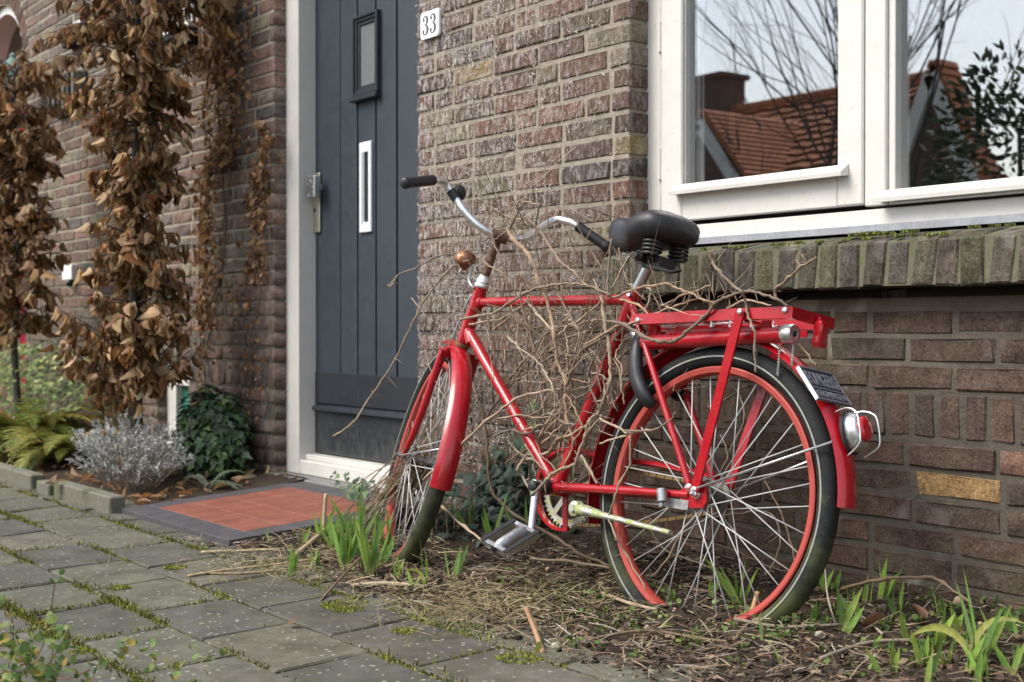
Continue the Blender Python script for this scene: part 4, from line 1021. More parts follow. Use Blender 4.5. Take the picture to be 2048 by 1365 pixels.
# rear mudguard
def guard(mb, C, ea, eb, nn, a0, a1, R, hw, N=44):
    pr = []
    for i in range(9):
        u = -1 + 2*i/8; pr.append((u*hw, R + .016*(1 - u*u)**.7 - .010))
    for i in range(9):
        u = 1 - 2*i/8; pr.append((u*(hw-.0012), R + .016*(1 - u*u)**.7 - .0115))
    mb.ring(C, ea, eb, nn, [(a*S, b*S) for a, b in pr], N, a0, a1)
m = MB(); guard(m, HUB, E1, E2, NN, R_(1.5), R_(196), .382, .032, 64); gd = m.build('rear_mudguard', M['red'], bike, smooth='auto')
# mudguard stay
m = MB(); g0, g1 = pq(1396, 976, .058), pq(1664, 884, .033)
for sg in (1, -1): m.tube([B(*g0, .058*sg), B(*g1, .033*sg)], .0030, 8); m.build('mudguard_stay', M['chrome'], bike, smooth=True)
# dropped end flare
# number like maker's plate on the mudguard
pa, pb2, pc, pd = Bpx(1597, 733, .062), Bpx(1680, 740, .0), Bpx(1722, 798, .0), Bpx(1637, 797, .062)
dn = norm(pd - pa); wid = .122*S; wv = norm(-NN + E1*.02 + Vector((0, 0, -.03))); wv = norm(wv - dn*wv.dot(dn)); on = norm(dn.cross(wv)); 
if on.dot(FW) > 0: on = -on
H2 = (pd - pa).length
PO = pa
def PLp(u, v, w=0.0): return PO + wv*u*wid + dn*v*H2 + on*w
m = MB()
def pbox(mb, u0, u1, v0, v1, w0, w1):
    c = PLp((u0+u1)/2, (v0+v1)/2, (w0+w1)/2); mb.obox(c, wv*(u1-u0)/2*wid, dn*(v1-v0)/2*H2, on*(w1-w0)/2)
pbox(m, 0, 1, 0, 1, -.004, 0); plt = m.build('maker_plate', M['plate'], bike)
m = MB(); pbox(m, -.004, .02, -.02, 1.02, -.005, .0025); pbox(m, .98, 1.0, -.02, 1.02, -.005, .0025); pbox(m, .0205, .9795, -.02, .03, -.004, .0025); pbox(m, .0205, .9795, .97, 1.02, -.004, .0025); pbox(m, .0205, .9795, .62, .655, -.003, .0022)
m.build('plate_rim', M['platehi'], plt)
MB().obox(PLp(-.012, .5, -.002), wv*.001, dn*H2*.5, on*.0045).build('plate_edge', M['chrome'], plt)
def text_mesh(txt, u0, u1, v0, v1):
    cu = bpy.data.curves.new('letters', 'FONT'); cu.body = txt; cu.extrude = .08; cu.resolution_u = 2; cu.offset = .02
    o = bpy.data.objects.new('letters', cu); COL.objects.link(o); dg = bpy.context.evaluated_depsgraph_get(); me = bpy.data.meshes.new_from_object(o.evaluated_get(dg)); bpy.data.objects.remove(o)
    xs = [v.co.x for v in me.vertices]; ysv = [v.co.y for v in me.vertices]; x0, x1, y0, y1 = min(xs), max(xs), min(ysv), max(ysv); og = worg(plt)
    for v in me.vertices:
        u = u0 + (u1-u0)*(v.co.x-x0)/(x1-x0); vv = v1 - (v1-v0)*(v.co.y-y0)/(y1-y0); v.co = PLp(u, vv, .0001 + .0018*(1 if v.co.z > 0 else 0)) - og
    me.materials.clear(); me.materials.append(M['platehi']); o = bpy.data.objects.new('lettering', me); COL.objects.link(o); o.parent = plt; return o
text_mesh('FONGERS', .07, .93, .10, .56); text_mesh('GRONINGEN', .08, .92, .70, .92)
# rear lamp with wire guard
a_ = R_(23); lr = norm(E1*math.cos(a_) + E2*math.sin(a_)); lt = norm(-E1*math.sin(a_) + E2*math.cos(a_)); back = norm(E1*.97 + E2*.10)
LC = B(.374*.965, .176*.95)
tl = norm(lt*.9 + E2*.25); lr2 = norm(back - tl*back.dot(tl))
def egg(mb, c, ax_, up_, sd_, lens, prof):
    n_ = 20; vs = []; 
    for (h, ru, rs) in prof:
        for k_ in range(n_): t_ = 2*math.pi*k_/n_; vs.append(c + ax_*h + up_*math.cos(t_)*ru + sd_*math.sin(t_)*rs)
    m_ = len(prof); mb.add(vs, [(i*n_+k_, i*n_+(k_+1) % n_, (i+1)*n_+(k_+1) % n_, (i+1)*n_+k_) for i in range(m_-1) for k_ in range(n_)] + [tuple(range(n_-1, -1, -1)), tuple((m_-1)*n_+k_ for k_ in range(n_))])
lamp = MB(); egg(lamp, LC, lr2, tl, NN, 0, [(-.002, .046, .030), (.006, .048, .032)]); lam = lamp.build('tail_lamp', M['black'], bike, smooth='auto')
m = MB(); egg(m, LC, lr2, tl, NN, 0, [(.0065, .045, .030), (.018, .043, .030), (.030, .036, .027), (.036, .030, .024)]); m.build('lamp_shell', M['alu'], lam, smooth=True)
m = MB(); egg(m, LC, lr2, tl, NN, 0, [(.0362, .029, .0235), (.044, .026, .021), (.048, .018, .015)]); m.build('red_lens', M['redlens'], lam, smooth=True)
m = MB()
for sg in (1, -1): m.tube(smooth_path([LC + tl*.048 + NN*.020*sg - lr2*.012, LC + tl*.046 + NN*.031*sg + lr2*.022, LC + tl*.036 + NN*.034*sg + lr2*.042, LC + tl*.02 + NN*.035*sg + lr2*.050, LC - tl*.025 + NN*.035*sg + lr2*.047, LC - tl*.040 + NN*.033*sg + lr2*.036, LC - tl*.052 + NN*.026*sg + lr2*.004], 4), .0021, 8)
m.build('lamp_guard', M['chrome'], lam, smooth=True)
# red reflector under the rack end
rc = Bpx(1641, 670, -.014); m = MB(); m.cbox((-1, -1, -1), (1, 1, 1), .35); m.v = [tuple(rc + E1*v[0]*.012 + E2*v[2]*.029 + NN*v[1]*.017) for v in m.v]; m.build('reflector', M['redlens'], bike, smooth='auto')
MB().obox(rc + E2*.028 - E1*.002, E1*.004, E2*.01, NN*.008).build('reflector_bracket', M['red'], bike)
# frame lock round the rear wheel
m = MB(); pts = []
for i in range(21):
    t_ = R_(-60 + 300*i/20); pts.append((t_,))
cc = B(-.262, .262); rdir = norm(E1*(-.262) + E2*.262); tdir = norm(E1*.262 + E2*.262)*-1
lk = smooth_path([Bpx(1283, 660, .03), Bpx(1272, 705, .045), Bpx(1274, 755, .05), Bpx(1290, 795, .048), Bpx(1308, 812, .03)], 5)
m.tube(lk, [.010+.006*math.sin(math.pi*i/(len(lk)-1)) for i in range(len(lk))], 10, sy=1.3)
lk2 = smooth_path([Bpx(1305, 660, -.03), Bpx(1310, 715, -.05), Bpx(1350, 790, -.05), Bpx(1375, 785, -.05)], 5); m.tube(lk2, .012, 10)
m.build('frame_lock', M['black'], bike, smooth=True)
m = MB(); m.tube(smooth_path([Bpx(1266, 668, .02), Bpx(1280, 680, .025), Bpx(1284, 700, .03)], 3), .012, 8); m.build('lock_housing', M['steel'], bike, smooth=True)
# saddle
m = MB(); ns, nr = 22, 26; vs = []
sec = [(-.428, .004, .650, .640, .004), (-.424, .018, .668, .622, .02), (-.412, .027, .680, .606, .03), (-.392, .032, .684, .594, .04), (-.37, .035, .680, .588, .045), (-.35, .040, .672, .588, .05), (-.33, .052, .667, .590, .05), (-.31, .072, .670, .594, .05), (-.29, .087, .675, .598, .05), (-.265, .095, .682, .600, .05), (-.24, .097, .686, .602, .05), (-.215, .094, .684, .604, .05), (-.198, .084, .677, .608, .04), (-.186, .066, .668, .614, .03), (-.179, .04, .654, .624, .02), (-.176, .006, .642, .636, .01)]
for (p, hw, qt, qb, _) in sec:
    for k_ in range(nr):
        t_ = 2*math.pi*k_/nr; c_, s_ = math.cos(t_), math.sin(t_); e = .62
        u = math.copysign(abs(c_)**e, c_); w_ = math.copysign(abs(s_)**.8, s_); mid = (qt+qb)/2; hh = (qt-qb)/2
        q_ = mid + hh*w_; 
        if s_ < 0: q_ = mid + hh*w_*.95; u *= .97
        vs.append(B(p, q_, hw*u))
K = len(sec); m.add(vs, [(i*nr+k_, i*nr+(k_+1) % nr, (i+1)*nr+(k_+1) % nr, (i+1)*nr+k_) for i in range(K-1) for k_ in range(nr)] + [tuple(range(nr-1, -1, -1)), tuple((K-1)*nr+k_ for k_ in range(nr))])
sad = m.build('saddle', M['saddle'], bike, smooth=True)
for s_ in (.048, -.048):
    m = MB(); m.tube([B(-.232, .548, s_) + E2*(.040*i/60 + .022) + (E1*math.cos(i*.42) + NN*math.sin(i*.42))*.022 for i in range(61)], .0042, 6); m.build('spring', M['black'], sad, smooth=True)
    m = MB(); m.tube(smooth_path([B(-.232, .565, s_), B(-.28, .553, s_*.5), B(-.35, .592, s_*.35)], 4), .0035, 6); m.build('saddle_rail', M['black'], sad, smooth=True)
m = MB(); m.tube([B(-.272, .570, -.04), B(-.272, .570, .045)], .014, 12); m.lathe(B(-.272, .570, .045), NN, [(0, .015), (.008, .015), (.014, .009), (.02, .007)], 10); m.obox(B(-.25, .557, 0), E1*.03, E2*.012, NN*.03)
m.tube(smooth_path([B(-.25, .545, .04), B(-.20, .535, .05), B(-.165, .525, .045), B(-.155, .535, .02)], 3), .005, 6); m.build('seat_clamp', M['black'], sad, smooth='auto')
tb_('seat_post', [B(-.325, .475), B(-.272, .575)], .0135, M['alu'])
m = MB(); m.tube([B(-.318, .478, -.022), B(-.318, .478, .026)], .0065, 10); m.build('seat_bolt', M['chrome'], bike, smooth='auto')
# headset, stem, handlebar
m = MB(); hd = norm(B(-.951, .515)-B(-.992, .352)); top = B(-.941, .515)
m.lathe(top, AX, [(0, .021), (.006, .022), (.012, .019), (.014, .021), (.02, .021), (.026, .017), (.034, .016), (.036, .013)], 20); m.build('headset', M['chrome'], bike, smooth='auto')
m = MB(); m.lathe(B(-.993, .350), -AX, [(0, .0205), (.008, .0215), (.014, .018)], 20); m.build('headset_cup', M['copper'], bike, smooth='auto')
ctr = T(0, .013, .33)
st_ = MB(); st_.tube([T(0, 0, .17), T(0, .002, .30), T(0, .006, .325)], .0120*S, 14); st_.tube([T(.022, .013, .333), T(-.022, .013, .333)], .0175*S, 14); st_.build('stem', M['rusty'], bike, smooth='auto')
hb = [(-.314, .039, .399), (-.223, -.026, .430), (-.200, -.050, .432), (-.175, -.078, .426), (-.140, -.060, .398), (-.107, -.026, .368), (-.06, .006, .343), (0, .013, .333), (.06, .006, .343), (.107, -.026, .368), (.140, -.060, .398), (.175, -.078, .426), (.200, -.050, .432), (.223, -.026, .430), (.314, .039, .399)]
hp = smooth_path([T(*q) for q in hb], 5)
m = MB(); m.tube(hp, .0110*S, 14); bar_ = m.build('handlebar', M['chrome'], bike, smooth=True)
for sg in (1, -1):
    a, b = T(sg*.225, -.0245, .4293), T(sg*.318, .042, .3976); d = norm(b-a); L_ = (b-a).length
    pr = [(0, .0135), (.004, .0155)] + [(.004 + (L_-.02)*i/24, .0155 if i % 2 else .0148) for i in range(1, 24)] + [(L_-.012, .0165), (L_-.002, .0165), (L_+.002, .013)]
    MB().lathe(a, d, [(h, r_*S) for h, r_ in pr], 16).build('grip', M['black'], bar_, smooth=True)
m = MB(); bp_ = T(.150, -.072, .407); bd = norm(NN*-.25 + Vector((0, .35, .2)) + RT*.5); m.lathe(bp_ - bd*.0, bd, [(.008, .006), (.014, .006), (.015, .024), (.020, .0245), (.028, .022), (.035, .015), (.038, .004)], 20); m.tube([T(.138, -.058, .396), T(.158, -.072, .412)], .0145, 12); m.build('bell', M['black'], bar_, smooth='auto')
# rusty domed bell on a bracket
hl = MB(); hc = Z(930, 518, (B(-1.0, .6) - CAM).dot(FW) - .02); hdv = norm(FF*1.0 + AX*.15)
hdv = norm(AX + LL*.25 - FF*.1); hl.lathe(hc, hdv, [(-.034, .004), (-.030, .010), (-.016, .018), (-.010, .030), (-.004, .0335), (.004, .0325), (.014, .027), (.022, .017), (.026, .004)], 20); hlm = hl.build('rusty_bell', M['copper'], bike, smooth='auto')
m = MB(); m.tube(smooth_path([hc - AX*.024, hc - AX*.05 - FF*.01, T(0, -.03, .185), T(0, -.008, .182)], 4), .0035, 8); m.build('bell_bracket', M['steel'], bike, smooth=True)
m = MB(); m.tube(smooth_path([Bpx(945, 533, .02), Bpx(938, 560, .02), Bpx(948, 578, .02)], 4), .0045, 8); m.tube(smooth_path([T(0, -.02, .17), T(.02, -.03, .12), T(.03, -.03, -.02)], 4), .0022, 6); m.build('brake_rod', M['steel'], bike, smooth=True)
# fork
m = MB(); m.tube([T(0, 0, .0), T(0, 0, -.035)], .016*S, 14); m.obox(T(0, -.004, -.038), LL*.058, FF*.017, AX*.010); m.obox(T(0, -.004, -.027), LL*.045, FF*.014, AX*.008)
for sg in (1, -1): m.tube(smooth_path([T(sg*.050, -.004, -.032), T(sg*.052, -.002, -.12), T(sg*.054, -.004, -.22), T(sg*.055, -.018, -.31), T(sg*.056, -.046, -.375)], 5), [.0125*S]*6 + [.0115*S]*6 + [.0105*S]*5 + [.0085*S]*4, 12)
m.build('fork', M['red'], bike, smooth='auto')
for sg in (1, -1):
    MB().tube([FH, FH + LL*.080*sg], .0045, 8).lathe(FH + LL*.058*sg, LL*sg, [(0, .014), (.003, .014), (.0035, .009), (.012, .009)], 10).build('nut', M['steel'], bike, smooth='auto')
m = MB(); guard(m, FH, -FF2, AX, LL2, R_(4), R_(106), .368, .031, 40); m.build('front_mudguard', M['red'], bike, smooth='auto')
m = MB()
for sg in (1, -1): m.tube([FH + LL*.062*sg, FH + (-FF*math.cos(R_(22)) + AX*math.sin(R_(22)))*.368*S + LL*.030*sg], .0022, 6)
m.build('mudguard_stay', M['chrome'], bike, smooth=True)
# cranks, pedal, chain, stand
m = MB(); m.lathe(B(bb[0], bb[1], .034), NN, [(0, .020), (.006, .021), (.022, .017), (.032, .0165), (.034, .013), (.052, .013)], 16); m.build('bottom_bracket_cup', M['black'], bike, smooth='auto')
cb = B(bb[0]-.004, bb[1]-.002, .070); ce = Bpx(1060, 1078, .105)
m = MB(); m.lathe(cb - NN*.006, NN, [(0, .018), (.016, .017), (.018, .012)], 14); m.tube([cb, cb + (ce-cb)*.15, ce], [.0125, .0105, .0088], 12, sy=.8); m.tube([ce - NN*.008, ce + NN*.01], .013, 10); m.build('crank', M['alu'], bike, smooth='auto')
m = MB(); m.lathe(cb + NN*.010, NN, [(0, .0125), (.008, .0125), (.010, .009)], 14); m.build('dust_cap', M['black'], bike, smooth='auto')
pcn = ce + NN*.055 + Vector((-.012, 0, -.004)); pf = norm(E1*.92 + Vector((0, 0, -.22))); pu = norm(NN.cross(pf)); pu = pu if pu.z > 0 else -pu; pu = norm(pu*.85 + NN*.55); pf = norm(pf - pu*pf.dot(pu)); pn = norm(pf.cross(pu)); pn = pn if pn.dot(NN) > 0 else -pn
ped = MB(); ped.tube([ce, pcn + pn*.053], .0065, 10); ped.lathe(pcn - pn*.035, pn, [(-.01, .014), (.02, .016), (.05, .016), (.07, .015), (.082, .010)], 14); pdo = ped.build('pedal', M['steel'], bike, smooth='auto')
M['clear'] = paint_mat('clear_grey_plastic', (.42, .42, .41), .18, .1, coat=.6)
m = MB()
for sg in (1, -1):
    m.obox(pcn + pf*.045*sg, pf*.006, pu*.008, pn*.052); m.obox(pcn + pn*.048*sg, pf*.039, pu*.008, pn*.006)
m.build('pedal_cage', M['alu'], pdo)
for sg in (1, -1): MB().obox(pcn + pf*.045*sg + pu*.0095, pf*.007, pu*.0012, pn*.054).build('pedal_tread', M['black'], pdo)
m = MB(); m.lathe(pcn + pn*.0545, pn, [(0, .009), (.003, .009), (.004, .006)], 12); m.build('pedal_cap', M['black'], pdo, smooth='auto')
# right crank and ring
BBv = B(bb[0], bb[1], -.048); m = MB(); m.ring(BBv, E1, E2, NN, [(-.002*S, .078), (.002*S, .078), (.002*S, .094), (-.002*S, .094)], 46)
for k_ in range(5): a = k_*2*math.pi/5 + .3; bar(m, BBv, BBv + (E1*math.cos(a) + E2*math.sin(a))*.082, NN, .004, .016)
for k_ in range(46): a = 2*math.pi*k_/46; m.obox(BBv + (E1*math.cos(a) + E2*math.sin(a))*.096, (E1*math.cos(a) + E2*math.sin(a))*.004, (-E1*math.sin(a) + E2*math.cos(a))*.003, NN*.0014)
m.build('chainring', M['algae'], bike)
m = MB(); m.tube([BBv - NN*.02, BBv - NN*.02 + norm(B(bb[0]+.09, bb[1]+.14, -.07)-B(bb[0], bb[1], -.07))*.165], [.012, .009], 10); m.build('crank', M['alu'], bike, smooth='auto')
m = MB(); m.ring(B(bb[0], bb[1], -.036), E1, E2, NN, [(-.001, .100), (.014, .100), (.014, .108), (-.001, .108)], 40, R_(60), R_(285)); bar(m, B(bb[0]-.02, bb[1]+.1, -.03), B(bb[0]+.03, bb[1]-.108, -.02), E1, .016, .004)
m.tube([B(bb[0]+.04, bb[1]+.10, -.045), B(-.22, .060, -.05), B(-.03, .045, -.055)], [.020, .016, .012], 8, sy=.5); m.build('chain_guard', M['red'], bike, smooth='auto')
for (a, b) in ((B(bb[0]+.01, bb[1]+.094, -.05), B(-.005, .028, -.05)), (B(bb[0]+.01, bb[1]-.092, -.05), B(-.005, -.032, -.05))):
    nlk = 38; m = MB()
    for i in range(nlk):
        t0, t1 = i/nlk, (i+.8)/nlk; sag = lambda t_: -E2*.010*math.sin(math.pi*t_); m.obox((a+(b-a)*(t0+t1)/2) + sag((t0+t1)/2), (b-a)*(t1-t0)/2*1.1, E2*.0042, NN*(.0035 if i % 2 else .0022))
    m.build('chain', M['chain'], bike)
# kick stand: algae green bar lying along the wheel
k0, k1 = Bpx(1155, 1018, .055), Bpx(1341, 1066, .085)
m = MB(); m.tube([k0 - (k1-k0)*.03, k0, k0+(k1-k0)*.10, k0+(k1-k0)*.30, k0+(k1-k0)*.6, k1], [.012, .020, .0185, .0115, .0088, .0078], 12, sy=.75); m.lathe(k0 - NN*.005, NN, [(0, .020), (.018, .019), (.02, .010), (.026, .009)], 12); m.build('kick_stand', M['algae'], bike, smooth='auto')
m = MB(); m.obox(Bpx(1352, 1008, .045), E1*.040, E2*.011, NN*.004); m.tube([Bpx(1323, 978, .066), Bpx(1325, 1003, .066)], .0128, 12); m.lathe(Bpx(1328, 1010, .06), NN, [(0, .007), (.012, .006)], 8); m.build('brake_arm', M['steel'], bike, smooth='auto')
# ------------------------------------------------------------------ bare climbing stems tangled in the bicycle
VC = [(.31, .235, .165), (.36, .275, .195), (.25, .185, .13), (.43, .34, .25), (.20, .15, .115), (.35, .24, .155)]
vine = thing('climbing_vine', 'bare brown climber with knotty stems tangled through the red bicycle frame', 'vine', (-2.75, -.12, 0))
TW = [[], []]        # small twigs, joined
TWV = [(.5, 0, 0), (-.25, 0, .433), (-.25, 0, -.433), (.4, .5, .12), (-.2, .5, .47), (-.3, .5, -.35), (.06, 1, .2), (-.03, 1, .25), (-.03, 1, .15)]
TWF = [(0, 1, 4, 3), (1, 2, 5, 4), (2, 0, 3, 5), (3, 4, 7, 6), (4, 5, 8, 7), (5, 3, 6, 8)]
def twig(p, d, L, r, col): TW[0].append((rotmat(d, random.uniform(0, 6.28), (r*2, L, r*2)), tuple(p))); TW[1].append(col)
def stem(pts, wpx, s0, s1=None, col=None, par=vine, spurs=1.0, place=None, wob=.004):
    s1 = s0 if s1 is None else s1; n = len(pts); w = []
    for i, (x, y) in enumerate(pts):
        s_ = s0 + (s1-s0)*i/max(1, n-1) + (random.uniform(-.012, .012) if 0 < i < n-1 else 0); w.append(place(x, y, s_) if place else Bpx(x, y, s_))
        w[-1].y = min(w[-1].y, -.006)
    k_ = 5; path = smooth_path(w, k_); path = [p + rv(wob*.5) for p in path]; m_ = len(path); dd = (path[0]-CAM).dot(FW)
    r0 = wpx*.60*dd/FPX; rr = []
    for i in range(m_):
        r_ = r0*(1 - .35*i/m_)*(1+random.uniform(-.10, .10))
        if i % k_ == 0 and 0 < i < m_-1: r_ *= 1.45
        rr.append(r_)
    c = jit(col or random.choice(VC), .15, .05); o = MB().tube(path, rr, 7).build('stem', M['vine'], par, smooth=True); o.color = (*c, 1)
    for i in range(1, m_-1):
        if random.random() < .30*spurs:
            d = norm((path[i+1]-path[i]).normalized()*random.uniform(-.2, .8) + rv(1.0)); L_ = random.choice([random.uniform(.006, .018), random.uniform(.006, .018), random.uniform(.02, .06)])
            twig(path[i], d, L_, max(.0006, rr[i]*random.uniform(.25, .5)), jit(c, .25))
    return o
V1 = [([(1013,455),(1026,479),(1057,510),(1076,556),(1090,589),(1103,637),(1108,670),(1116,727),(1132,764),(1130,795),(1134,839),(1151,890)], 7, .05, .03),
 ([(1050,433),(1079,461),(1120,523),(1147,543),(1169,567),(1197,578),(1219,593)], 4, .03, .05), ([(1081,406),(1072,446),(1072,490),(1079,536)], 3, .05, .04),
 ([(989,457),(985,475),(1002,521),(1018,573)], 4.5, .06, .04), ([(960,514),(973,529),(1000,543),(1028,558)], 4, .05, .03),
 ([(920,640),(955,632),(993,624),(1048,587),(1101,571),(1147,567),(1180,573),(1222,591)], 4.5, .04, .06), ([(940,650),(960,645),(1004,637),(1044,613),(1060,590)], 4, .06, .05),
 ([(1043,567),(1041,595),(1048,630),(1055,670),(1055,709)], 3, .06, .03), ([(1054,602),(1074,628),(1105,661)], 5, .04, .04), ([(1103,576),(1118,593),(1142,635),(1160,661)], 3.5, .06, .05),
 ([(1204,593),(1209,637),(1218,692),(1220,725),(1220,769),(1207,802),(1197,825),(1178,844),(1169,873),(1151,929)], 7, .06, .05), ([(1151,929),(1109,946),(1095,959),(1060,992)], 6, .06, .09),
 ([(1224,479),(1217,534),(1215,578),(1222,598)], 4.5, .05, .05), ([(1237,496),(1246,534),(1259,569),(1290,600)], 2.5, .06, .06), ([(1259,514),(1244,538),(1224,576)], 3, .06, .05),
 ([(1237,655),(1198,681),(1171,696),(1154,714),(1141,747),(1131,775)], 7, .05, .04), ([(1240,663),(1220,692),(1209,718),(1200,745),(1180,780),(1154,797),(1141,786)], 5, .02, .02),
 ([(1207,652),(1198,692),(1180,736),(1178,762),(1189,797),(1202,824)], 4.5, .06, .05), ([(1013,775),(1020,758),(1044,727),(1070,703)], 4.5, -.04, -.04), ([(1037,621),(1057,652),(1070,700)], 5, -.03, -.05),
 ([(1020,665),(1040,692),(1042,736),(1040,790)], 3.5, -.08, -.08), ([(1090,670),(1075,731),(1048,786)], 3, -.07, -.08), ([(1080,690),(1090,745),(1098,776)], 4, -.05, -.05),
 ([(782,958),(848,960),(914,899),(970,845),(1029,800),(1072,786),(1123,777)][1:], 5, .11, .05), ([(668,873),(707,846),(733,807),(760,767),(791,719),(826,644),(850,600),(880,560),(905,535),(940,520)], 4, .12, .05),
 ([(776,572),(794,555)], 2.5, .10, .10), ([(797,549),(832,537),(867,517),(915,505),(960,500)], 3, .10, .04), ([(780,575),(797,549)], 2.5, .10, .10), ([(823,596),(852,634)], 2, .0, .0),
 ([(1043,403),(1070,408),(1081,410)], 3.5, .02, .02), ([(1051,403),(1040,415),(1028,440),(1015,462),(990,480)], 5, .02, .03), ([(1045,440),(1020,430),(1035,405),(1050,396)], 3, .0, .0),
 ([(1212,642),(1249,651),(1285,671),(1317,683),(1346,683),(1371,666),(1408,634),(1432,605),(1456,593),(1481,585),(1505,583),(1530,590),(1552,598),(1574,612)], 6, .09, .09),
 ([(1417,502),(1427,527),(1439,544),(1469,573),(1483,583),(1491,603),(1495,629),(1508,659),(1509,695),(1511,745)], 5, .10, .09), ([(1552,595),(1552,578),(1578,556),(1603,534),(1635,515)], 6, .09, .10),
 ([(1603,534),(1592,520),(1596,508),(1606,512),(1608,530)], 1.8, .09, .09), ([(1220,598),(1273,578),(1310,571),(1334,568),(1351,576),(1383,588),(1408,600),(1427,604)], 4.5, .05, .08), ([(1322,612),(1371,590),(1420,571)], 4, .0, .0),
 ([(1170,690),(1230,655),(1261,649),(1310,627),(1351,612),(1395,598)], 4, .085, .05), ([(1293,578),(1310,595),(1322,622)], 3, .05, .05), ([(1412,546),(1430,598)], 2, .0, .02), ([(1266,505),(1244,537),(1224,580)], 3, .06, .05),
 ([(1454,618),(1493,602),(1542,612)], 4, -.03, -.03), ([(1597,685),(1615,708),(1632,732)], 3.5, -.05, -.05), ([(1202,839),(1237,855),(1257,867),(1299,860)], 4.5, .07, .10), ([(1250,862),(1302,861),(1330,848),(1352,826)], 3.5, .10, .12),
 ([(1199,888),(1246,874),(1262,866)], 3.5, .07, .10), ([(1260,873),(1260,924),(1241,962),(1229,996),(1219,1034),(1232,1075),(1250,1105),(1292,1182)], 4, .10, .07), ([(1162,911),(1183,945),(1193,967)], 5, .05, .05),
 ([(1084,832),(1105,829),(1123,844),(1151,850)], 4, .05, .05), ([(1079,874),(1105,825),(1127,795)], 4, .02, .02), ([(1098,904),(1114,881),(1141,871),(1163,857),(1190,842)], 5, .03, .05), ([(1084,887),(1123,851)], 4, .05, .05),
 ([(1051,890),(1076,927),(1097,948)], 3.5, .04, .05), ([(1062,901),(1035,939),(1046,953),(1069,1000)], 5, -.06, -.05), ([(975,833),(993,807),(1024,767),(1068,705)], 4, -.08, -.07), ([(883,1013),(930,1055),(975,1088)], 5, .06, .12),
 ([(1109,680),(1133,655),(1160,640),(1200,605)], 4, .03, .04), ([(1140,640),(1160,665),(1150,700),(1153,705)], 5, .03, .03), ([(1063,700),(1090,670),(1120,655),(1145,652),(1190,640),(1215,640)], 4, -.02, -.02), ([(1085,725),(1112,710),(1140,712),(1155,714)], 4.5, .0, .02),
 ([(1130,785),(1155,778),(1190,770)], 3.5, .02, .02), ([(1200,590),(1188,560),(1195,575)], 2.5, .05, .05), ([(1240,600),(1275,610),(1305,640)], 4, .05, .07), ([(1260,570),(1300,578),(1290,620),(1270,640)], 4.5, -.01, .0), ([(1230,660),(1262,655),(1255,630)], 3, .06, .06),
 ([(1010,700),(1012,760),(1015,800)], 2.2, -.06, -.06), ([(1215,700),(1240,745),(1236,775)], 3, .05, .05), ([(1200,745),(1188,748),(1183,745)], 3, .05, .05), ([(1205,830),(1180,860),(1165,880)], 5, .05, .05), ([(1440,870),(1455,910),(1430,960)], 2.5, -.08, -.08),
 ([(1345,780),(1385,770),(1412,800),(1418,815)], 3, -.05, -.05), ([(1418,815),(1450,800),(1500,770)], 3.5, -.05, -.05), ([(1470,770),(1490,830),(1476,870),(1460,905)], 3, -.04, -.04), ([(1420,1035),(1500,1025),(1545,1030),(1562,1080),(1545,1130),(1530,1150)], 3, -.12, -.12), ([(1530,960),(1560,1020),(1580,1080),(1598,1155)], 3, -.12, -.12),
 ([(1300,1060),(1330,1100),(1380,1120),(1450,1150)], 4, -.05, -.10), ([(1360,1070),(1340,1110),(1300,1160)], 4, -.05, -.05), ([(850,700),(870,760),(905,820)], 2, .03, .05), ([(985,660),(1000,650),(1060,600)], 3, .05, .04)]
for a in V1: stem(a[0], a[1], a[2], a[3])
# thick woody stems rising from the soil by the wall
Pw = lambda x, y, s_: P(x, y, s_)
for pts, w_, y0, y1 in (([(940,732),(950,780),(966,829),(972,870),(975,908),(984,982),(1032,1031),(1112,1075),(1155,1105),(1221,1132)], 6, -.10, -.33), ([(1059,1118),(1130,1122),(1217,1136)], 5, -.36, -.42), ([(1058,600),(1062,680),(1054,770),(1066,860),(1058,960),(1070,1030)], 4, -.03, -.10),
        ([(1100,640),(1092,720),(1108,800),(1096,890),(1110,980)], 3.5, -.03, -.08), ([(1010,560),(1000,640),(1012,720),(1003,800),(1015,900),(1010,990)], 3, -.02, -.06), ([(975,640),(990,720),(985,800),(1000,860)], 3, -.02, -.03), ([(1290,1030),(1350,1075),(1440,1090),(1530,1130),(1600,1150)], 4, -.10, -.12), ([(1680,1180),(1760,1160),(1850,1155),(1885,1165),(1940,1205)], 6, -.10, -.16)):
    stem(pts, w_, y0, y1, par=vine, place=Pw, col=(.17, .12, .08))
# further stems woven behind and between the frame tubes
for i in range(70):
    x, y = random.uniform(985, 1250), random.uniform(590, 960); s_ = random.uniform(-.08, .06); an = random.gauss(1.4, .8)*(1 if random.random() < .75 else 0); pts = [(x, y)]
    for k_ in range(random.randint(3, 6)): an += random.gauss(0, .45); st_ = random.uniform(22, 42); x += st_*math.cos(an); y -= st_*math.sin(an); pts.append((x, y))
    if any(not (930 < a < 1300 and 520 < b_ < 1000) for a, b_ in pts): continue
    stem(pts, random.uniform(2, 4.6), s_, s_ + random.uniform(-.03, .03))
